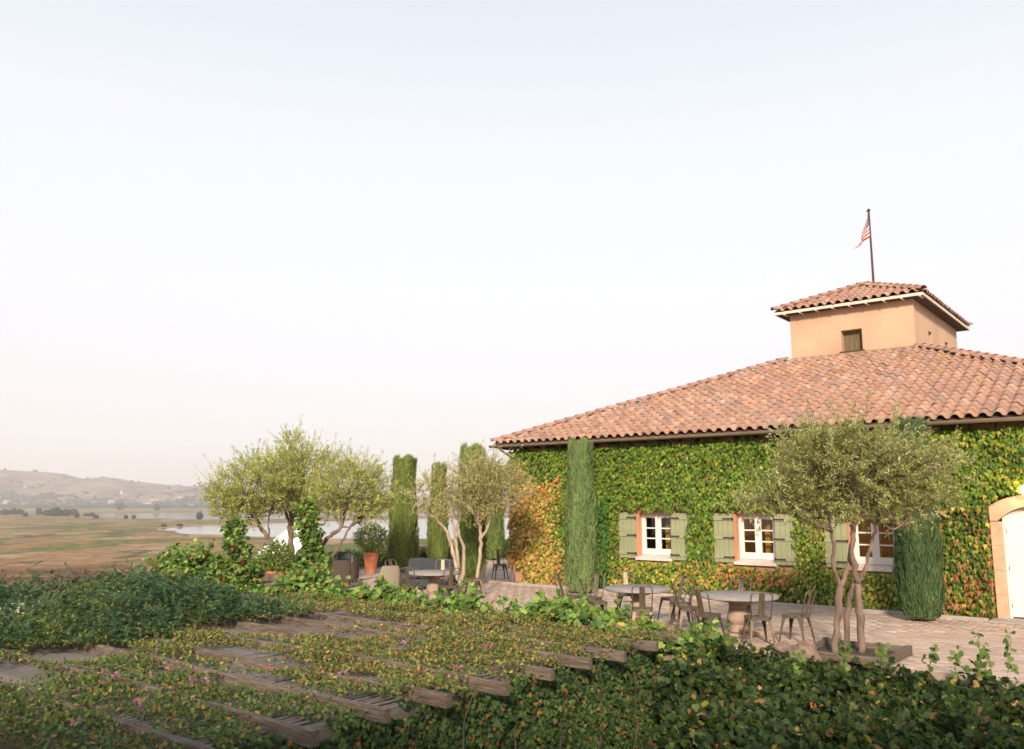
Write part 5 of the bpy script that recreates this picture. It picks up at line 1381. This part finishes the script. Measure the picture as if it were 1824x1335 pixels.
# blue-green climber heaped over the pergola's left end
jas = empty('climbing_jasmine', S(.3, -13, 0), SROT); tag(jas, 'heap of blue-green fine-leaved climber over the far left of the pergola', 'climber')
n = 60000
u = rng.uniform(-4.2, 3.0, n); v = rng.uniform(-19.5, -9.6, n)
env = smooth(3.0 + .25 * 0, 1.0, u - .45 * np.sin(v * 1.7) - .25 * np.sin(v * 4.1)) * smooth(-9.7, -11.0, v + .3 * np.sin(u * 2))
top = .22 + env * (.40 + .30 * wob(u, v, 1.1, 2) + .20 * wob(u, v, 2.9, 6) + .10 * wob(u, v, 7.5, 4) + .30 * np.exp(-((u - 1.6) ** 2 + (v + 11.8) ** 2) / .9))
keep = env > .06
u, v, top, env = u[keep], v[keep], top[keep], env[keep]; n = len(u)
z = top - .50 * env * rng.uniform(0, 1, n) ** 1.8 + .06 * np.abs(rng.normal(size=n)) * (rng.uniform(size=n) < .25) * 2
P = C0 + u[:, None] * UX + v[:, None] * VX + z[:, None] * np.array([0, 0, 1.0])
keep = ~bare_mask(P); P, u, v, z = P[keep], u[keep], v[keep], z[keep]; n = len(P)
C = vary(pick([(.06, .12, .045), (.085, .15, .05), (.042, .088, .035), (.13, .185, .05), (.09, .155, .07)], [.3, .25, .2, .15, .1], n), n, .22)
gr = wob(u, v, 1.1, 9) > .1; C[gr] = C[gr] * [1.9, 1.35, .75]; dd = rng.uniform(size=n) < .012; C[dd] = vary((.35, .2, .09), dd.sum(), .2)
ax = unit(n) * [1, 1, .5] + [0, 0, .1]; nr = np.array([0, 0, 1.0])[None] + .55 * rng.normal(size=(n, 3))
sz = rng.uniform(.05, .10, n)
o = link('foliage', scatter_mesh('foliage', LANCE_V, LANCE_F, to_local(jas, P), frames(ax, nr), np.stack([sz * 1.9, sz, sz], -1), C, M['leaf']), jas); o['kind'] = 'stuff'
# feathery compound sprays on top of the heap
FV, FF = [], []
for k in range(6):
    for s_ in (-1, 1):
        b = len(FV); y = .12 + k * .15; w_ = .30 - .03 * k
        FV += [(0, y, .02 * k), (s_ * w_ * .5, y + .13, .03 + .02 * k), (s_ * w_, y + .16, -.02 * k), (s_ * w_ * .6, y + .04, .02 * k)]
        FF += [(b, b + 1, b + 2), (b, b + 2, b + 3)]
i_ = rng.choice(n, 6500); Pf = P[i_] + [0, 0, .02] + rng.normal(size=(6500, 3)) * [.05, .05, .03]
axf = unit(6500) * [1, 1, .4] + [.1, -.1, .35]; nrf = np.array([0, 0, 1.0])[None] + .45 * rng.normal(size=(6500, 3))
Cf = vary(pick([(.06, .125, .055), (.09, .16, .06), (.045, .095, .045), (.13, .185, .055), (.10, .165, .09)], [.3, .25, .15, .15, .15], 6500), 6500, .2)
o = link('sprays', scatter_mesh('sprays', FV, FF, to_local(jas, Pf), frames(axf, nrf), rng.uniform(.13, .26, 6500), Cf, M['leaf']), jas); o['kind'] = 'stuff'
for k in range(22):
    i = rng.integers(n); q = to_local(jas, P[i][None])[0]; dr = np.array([rng.normal(), rng.normal(), .5])
    MB().tube([q - [0, 0, .3], q + dr * .10, q + dr * .22 + [0, 0, -.02], q + dr * .33 + [0, 0, -.08]], [.008, .006, .004, .003], 4).build('stem', M['darkbark'], jas)
wf = MB()
for k in range(40):
    q = onz(8 + rng.uniform(0, 26), 1050 + rng.uniform(0, 42), .58); q = to_local(jas, q[None])[0] + rng.normal(size=3) * [.05, .3, .04]
    a = unit(1)[0] * .028; b_ = unit(1)[0] * .028; wf.add([q - a, q + b_, q + a, q - b_], [(0, 1, 2), (0, 2, 3)], (.80, .76, .74))
wf.build('white_blossoms', M['petal'], jas, False, True)['kind'] = 'stuff'

# ------------------------------------------------------------------ grapevines
GPAL = [(.10, .18, .03), (.14, .225, .04), (.075, .14, .03), (.19, .25, .06), (.055, .105, .03)]
GAUT = [(.38, .30, .05), (.34, .15, .05), (.22, .11, .05), (.20, .05, .04), (.45, .26, .09)]
LEAF_ME = []
for c in GPAL[:4] + [GAUT[0], GAUT[4]]:
    mb = MB(); mb.add(GRAPE_V, GRAPE_F, c); LEAF_ME.append(mb.mesh('leaf', M['grape'], False, True))
def grapevine(label, origin, P, out, size, aut, group, parts=0, tone=1.0, trunks=((0, 0, 0),), bright=.5, cat='grapevine', name='grapevine', shoots=()):
    t = empty(name, origin); tag(t, label, cat, group)
    L = P - np.array(origin); n = len(L)
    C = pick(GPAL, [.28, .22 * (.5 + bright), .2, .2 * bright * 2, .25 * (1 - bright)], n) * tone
    m = rng.uniform(size=n) < aut; C[m] = pick(GAUT, [.35, .2, .15, .1, .2], m.sum()); C = vary(C, n, .2)
    ax = out * .8 + unit(n) * .8 + [0, 0, -.35]; nr = out + [0, 0, .55] + .5 * rng.normal(size=(n, 3)); sz = rng.uniform(*size, n)
    R = frames(ax, nr)
    if parts:
        d = np.linalg.norm(P - [0, 0, CZ], axis=1) - .5 * P[:, 2] - sz * 6; idx = np.argsort(d + 1.2 * rng.uniform(size=n))[:parts]
        for i in idx:
            o = link('leaf', LEAF_ME[rng.integers(len(LEAF_ME)) if rng.uniform() < .25 else rng.integers(4)], t)
            o.matrix_local = Matrix.Translation(Vector(L[i])) @ Matrix(R[i].tolist()).to_4x4() @ Matrix.Scale(float(sz[i]) * 1.1, 4)
        k = np.ones(n, bool); k[idx] = False; L, R, sz, C = L[k], R[k], sz[k], C[k]
    o = link('foliage', scatter_mesh('foliage', GRAPE_V, GRAPE_F, L, R, sz, C, M['grape']), t); o['kind'] = 'stuff'
    for x, y, zz in trunks:
        pts = [(x, y, zz), (x + .04, y - .03, zz + .3), (x - .03, y + .04, zz + .65), (x + .05, y, zz + 1.0)]
        MB().tube(smoothpath(pts, 3), np.linspace(.035, .02, 10), 6).build('trunk', M['darkbark'], t, True)
    for k in range(7):
        i = rng.integers(len(L)); q = L[i]; d = unit(1)[0] * [1, 1, .4]
        MB().tube([q - d * .35 + [0, 0, -.15], q, q + d * .3 + [0, 0, .05]], [.008, .006, .004], 4).build('cane', M['bark'], t)
    for (q0, q1) in shoots:
        q0, q1 = np.array(q0) - origin, np.array(q1) - origin
        MB().tube([q0, (q0 + q1) / 2 + [.03, 0, .02], q1], [.006, .005, .003], 5).build('cane', M['bark'], t)
        m = 16; s = np.linspace(.15, 1, m); pp = q0 + (q1 - q0) * s[:, None] + rng.normal(size=(m, 3)) * .04
        for i in range(m):
            o = link('leaf', LEAF_ME[rng.integers(4)], t)
            fr = frames(unit(1) + [0, -.6, -.3], np.array([[0, -.9, .6]]) + .4 * rng.normal(size=(1, 3)))[0]
            o.matrix_local = Matrix.Translation(Vector(pp[i])) @ Matrix(fr.tolist()).to_4x4() @ Matrix.Scale(float(.11 - .05 * s[i]), 4)
    return t
# foreground vines under the right-hand patio edge
def fg_top(u, v): return -.02 - .100 * (-7.3 - v) + .30 * wob(u, v, 1.35, 3) + .20 * wob(u, v, 3.3, 7) + .08 * wob(u, v, 8.0, 2) - .18 * np.exp(-((u - 11.7) ** 2 / .7 + (v + 7.7) ** 2 / .6))
for k in range(5):
    u0 = 9.75 + k * 1.75; n = 17000 if k < 3 else 11000
    u = rng.uniform(u0 - .35, u0 + 2.1, n); v = rng.uniform(-13.2, -7.15, n)
    gap = (np.abs(v + 9.6 - .5 * (k % 2)) < .35) & (np.abs(u - u0 - .9) < .6)
    ok = u > 9.72 + .50 * np.maximum(0, -8 - v) + .22 * np.sin(v * 3); u, v, gap = u[ok], v[ok], gap[ok]; n = len(u)
    dep = rng.uniform(0, 1, n) ** 1.5
    z = fg_top(u, v) - .75 * dep - .5 * gap
    for _ in range(26):
        j = rng.integers(n, size=14); q = np.linspace(0, 1, 14); d_ = rng.normal(size=2) * .28; b_ = j[0]
        z0_ = float(fg_top(u[b_], v[b_])); Ls = rng.uniform(.1, .42)
        u[j] = u[b_] + d_[0] * q + rng.normal(size=14) * .04; v[j] = v[b_] + d_[1] * q + rng.normal(size=14) * .04; z[j] = z0_ - .05 + Ls * q * (1.25 - .5 * q)
    P = C0 + u[:, None] * UX + v[:, None] * VX + z[:, None] * np.array([0, 0, 1.0])
    out = np.tile(np.array([-.25, -.75, .55]), (n, 1))
    org = S(u0 + .9, -9.8, -2.4)
    sh = []
    for (x, y0, y1, kk) in ((1742, 1215, 1126, 4), (1755, 1200, 1150, 4), (1655, 1190, 1150, 3), (1570, 1190, 1150, 2), (1700, 1195, 1160, 3), (1500, 1190, 1140, 1), (1420, 1190, 1160, 1), (1300, 1150, 1118, 0), (1240, 1150, 1108, 0), (1795, 1200, 1125, 4)):
        if kk == k:
            Yb = 11.8 if x > 1300 else 14.0
            sh.append((aty(x, y0, Yb), aty(x + rng.uniform(-6, 6), y1, Yb)))
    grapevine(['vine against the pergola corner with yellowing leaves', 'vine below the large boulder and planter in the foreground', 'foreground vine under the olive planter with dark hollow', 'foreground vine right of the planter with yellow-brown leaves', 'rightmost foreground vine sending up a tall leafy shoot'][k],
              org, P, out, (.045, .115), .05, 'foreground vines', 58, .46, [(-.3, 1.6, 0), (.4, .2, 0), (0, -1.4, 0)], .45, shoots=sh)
# vines along the patio edge behind the pergola
ku = [-7, -6, -5, -4.4, -4, -3, -2.4, -2, -1, -.3, .3, .9, 1.9, 2.6, 3.2, 3.7, 4.2, 4.7, 5.2, 6, 6.7, 7.3, 8, 8.6, 9.2, 10]
kz = [.95, 1.1, .9, .30, .08, -.05, .0, .55, .75, .35, .15, .25, .5, .25, .0, .4, .42, .1, .1, .35, .6, .4, .35, .2, .12, .1]
names = ['leafy vine at the far left patio edge above the marsh', 'vine left of the large terracotta pot trailing over the stone wall', 'vine in front of the left olive trunks', 'vine in front of the dark wicker armchairs', 'vine left of the left stone table', 'bright vine covering the foot of the left stone table', 'low vine at the patio edge below the pale-stemmed olive', 'vine in front of the middle stone table chairs', 'low vine at the patio edge by the last rafter ends']
for k in range(9):
    u0 = -7 + k * 1.9; n = 2300 if k < 5 else 1500
    u = rng.uniform(u0, u0 + 2.0, n); v = -7.15 + rng.normal(size=n) * (.26 if k > 0 else .5) - (.4 if k < 1 else 0)
    zt = np.interp(u, ku, kz) * (1 + .22 * wob(u, v, 3, 4))
    z = -.25 + (zt + .25) * rng.uniform(0, 1, n) ** .6
    for _ in range(16 if k < 5 else 9):
        j = rng.integers(n, size=11); q = np.linspace(0, 1, 11); d_ = rng.normal(size=2) * .12
        z0_ = float(np.interp(u[j[0]], ku, kz)); Ls = rng.uniform(.12, .42) * (1 if z0_ > .08 else .3)
        u[j] = u[j[0]] + d_[0] * q + rng.normal(size=11) * .03; v[j] = v[j[0]] + d_[1] * q + rng.normal(size=11) * .03; z[j] = z0_ - .05 + Ls * q
    P = C0 + u[:, None] * UX + v[:, None] * VX + z[:, None] * np.array([0, 0, 1.0])
    grapevine(names[k], S(u0 + 1, -7.3, -2.4 if k > 0 else -2.3), P, np.tile(np.array([-.2, -.7, .5]), (n, 1)), (.09, .15), .04 if k > 1 else .08, 'patio edge vines', 0, 1.5, [(-.4, 0, 1.2), (.4, 0, 1.2)], .8)
def column(label, x, yt, yb, Y, r, n, z0=0.0, aut=.05):
    b = aty(x, yb, Y); tp = aty(x, yt, Y); H = tp[2] - z0
    h = rng.uniform(0, 1, n) ** 1.25; a = rng.uniform(0, 6.28, n); q = r * (1.15 - .85 * h) * (1 + .45 * np.sin(h * 9 + 2 * a) + .2 * np.sin(h * 23)) * rng.uniform(.3, 1.1, n)
    P = np.stack([b[0] + q * np.cos(a) + .12 * np.sin(h * 5), Y + q * np.sin(a), z0 + h * H], -1)
    grapevine(label, (b[0], Y, z0), P, np.stack([np.cos(a), np.sin(a), .3 + 0 * a], -1), (.09, .15), aut, 'climbing vines', 0, 1.4, [(0, 0, 0), (.05, .05, .9)], .7, 'climbing vine', 'climbing_vine')
column('vine climbing a post at the left, in front of the marsh', 420, 925, 1050, 24.4, .46, 1300, 0, .05)
column('dense vine climbing between the left olive trunks', 548, 893, 1050, 26.2, .50, 1800)
# low vine hedge beyond the lounge
for k in range(5):
    n = 1500; v0 = -5.2 + k * 3.6
    v = rng.uniform(v0, v0 + 3.7, n); u = -8.45 + rng.normal(size=n) * .35; z = .85 * rng.uniform(0, 1, n) ** .7 * (1 + .2 * wob(u, v, 2, 1)) - .2
    P = C0 + u[:, None] * UX + v[:, None] * VX + z[:, None] * np.array([0, 0, 1.0])
    grapevine(['low vine hedge behind the left olive trunks', 'low vine hedge behind the tall red pot', 'yellow and orange low hedge between the first two cypresses', 'low hedge beyond the corner cypress', 'low hedge at the far end of the terrace'][k], S(-8.45, v0 + 1.8, -.5), P, np.tile(np.array([.1, -.8, .4]), (n, 1)), (.09, .15), [.06, .06, .42, .15, .1][k], 'far terrace hedge', 0, 1.2, [(0, 0, 0)], .8, 'hedge', 'vine_hedge')

# ------------------------------------------------------------------ unseen wing, added behind the viewpoint to cast shade over the foreground
wing = empty('added_shade_wing', (-8, -11, -2.2)); tag(wing, 'unseen stucco wing added behind the viewpoint to shade the foreground', 'house')
MB().box((-19, -8, -3), (19, 8, 7.9)).build('wall', M['stucco_wall'], wing)
MB().add([(-19.6, -8.6, 7.9), (19.6, -8.6, 7.9), (19.6, 8.6, 7.9), (-19.6, 8.6, 7.9), (-11, 0, 10.2), (11, 0, 10.2)], [(0, 1, 5, 4), (1, 2, 5), (2, 3, 4, 5), (3, 0, 4), (3, 2, 1, 0)]).build('roof', surf('shade_wing_roof', (.42, .2, .13), (.55, .3, .2), 6, .8), wing)
for k in range(7):
    MB().box((-16 + k * 5, 8.0, 5.2), (-14.6 + k * 5, 8.06, 7.2), bev=.01).build('shutter', M['shutter'], wing)

# ------------------------------------------------------------------ air
hb = MB().box((-7200, -160, FLAT - 3.5), (7200, 7200, 172)).mesh('haze')
hmt = bpy.data.materials.new('haze_air'); hmt.use_nodes = True
hn, hl = hmt.node_tree.nodes, hmt.node_tree.links
hn.remove(hn['Principled BSDF'])
pv = hn.new('ShaderNodeVolumePrincipled'); pv.inputs['Color'].default_value = (.90, .905, .93, 1); pv.inputs['Density'].default_value = .00019; pv.inputs['Anisotropy'].default_value = 0.0
hl.new(pv.outputs[0], hn['Material Output'].inputs['Volume'])
hb.materials.append(hmt)
tag(link('haze', hb), 'pale evening haze over the marsh and hills', 'haze', kind='stuff')
SC.cycles.volume_bounces = 1
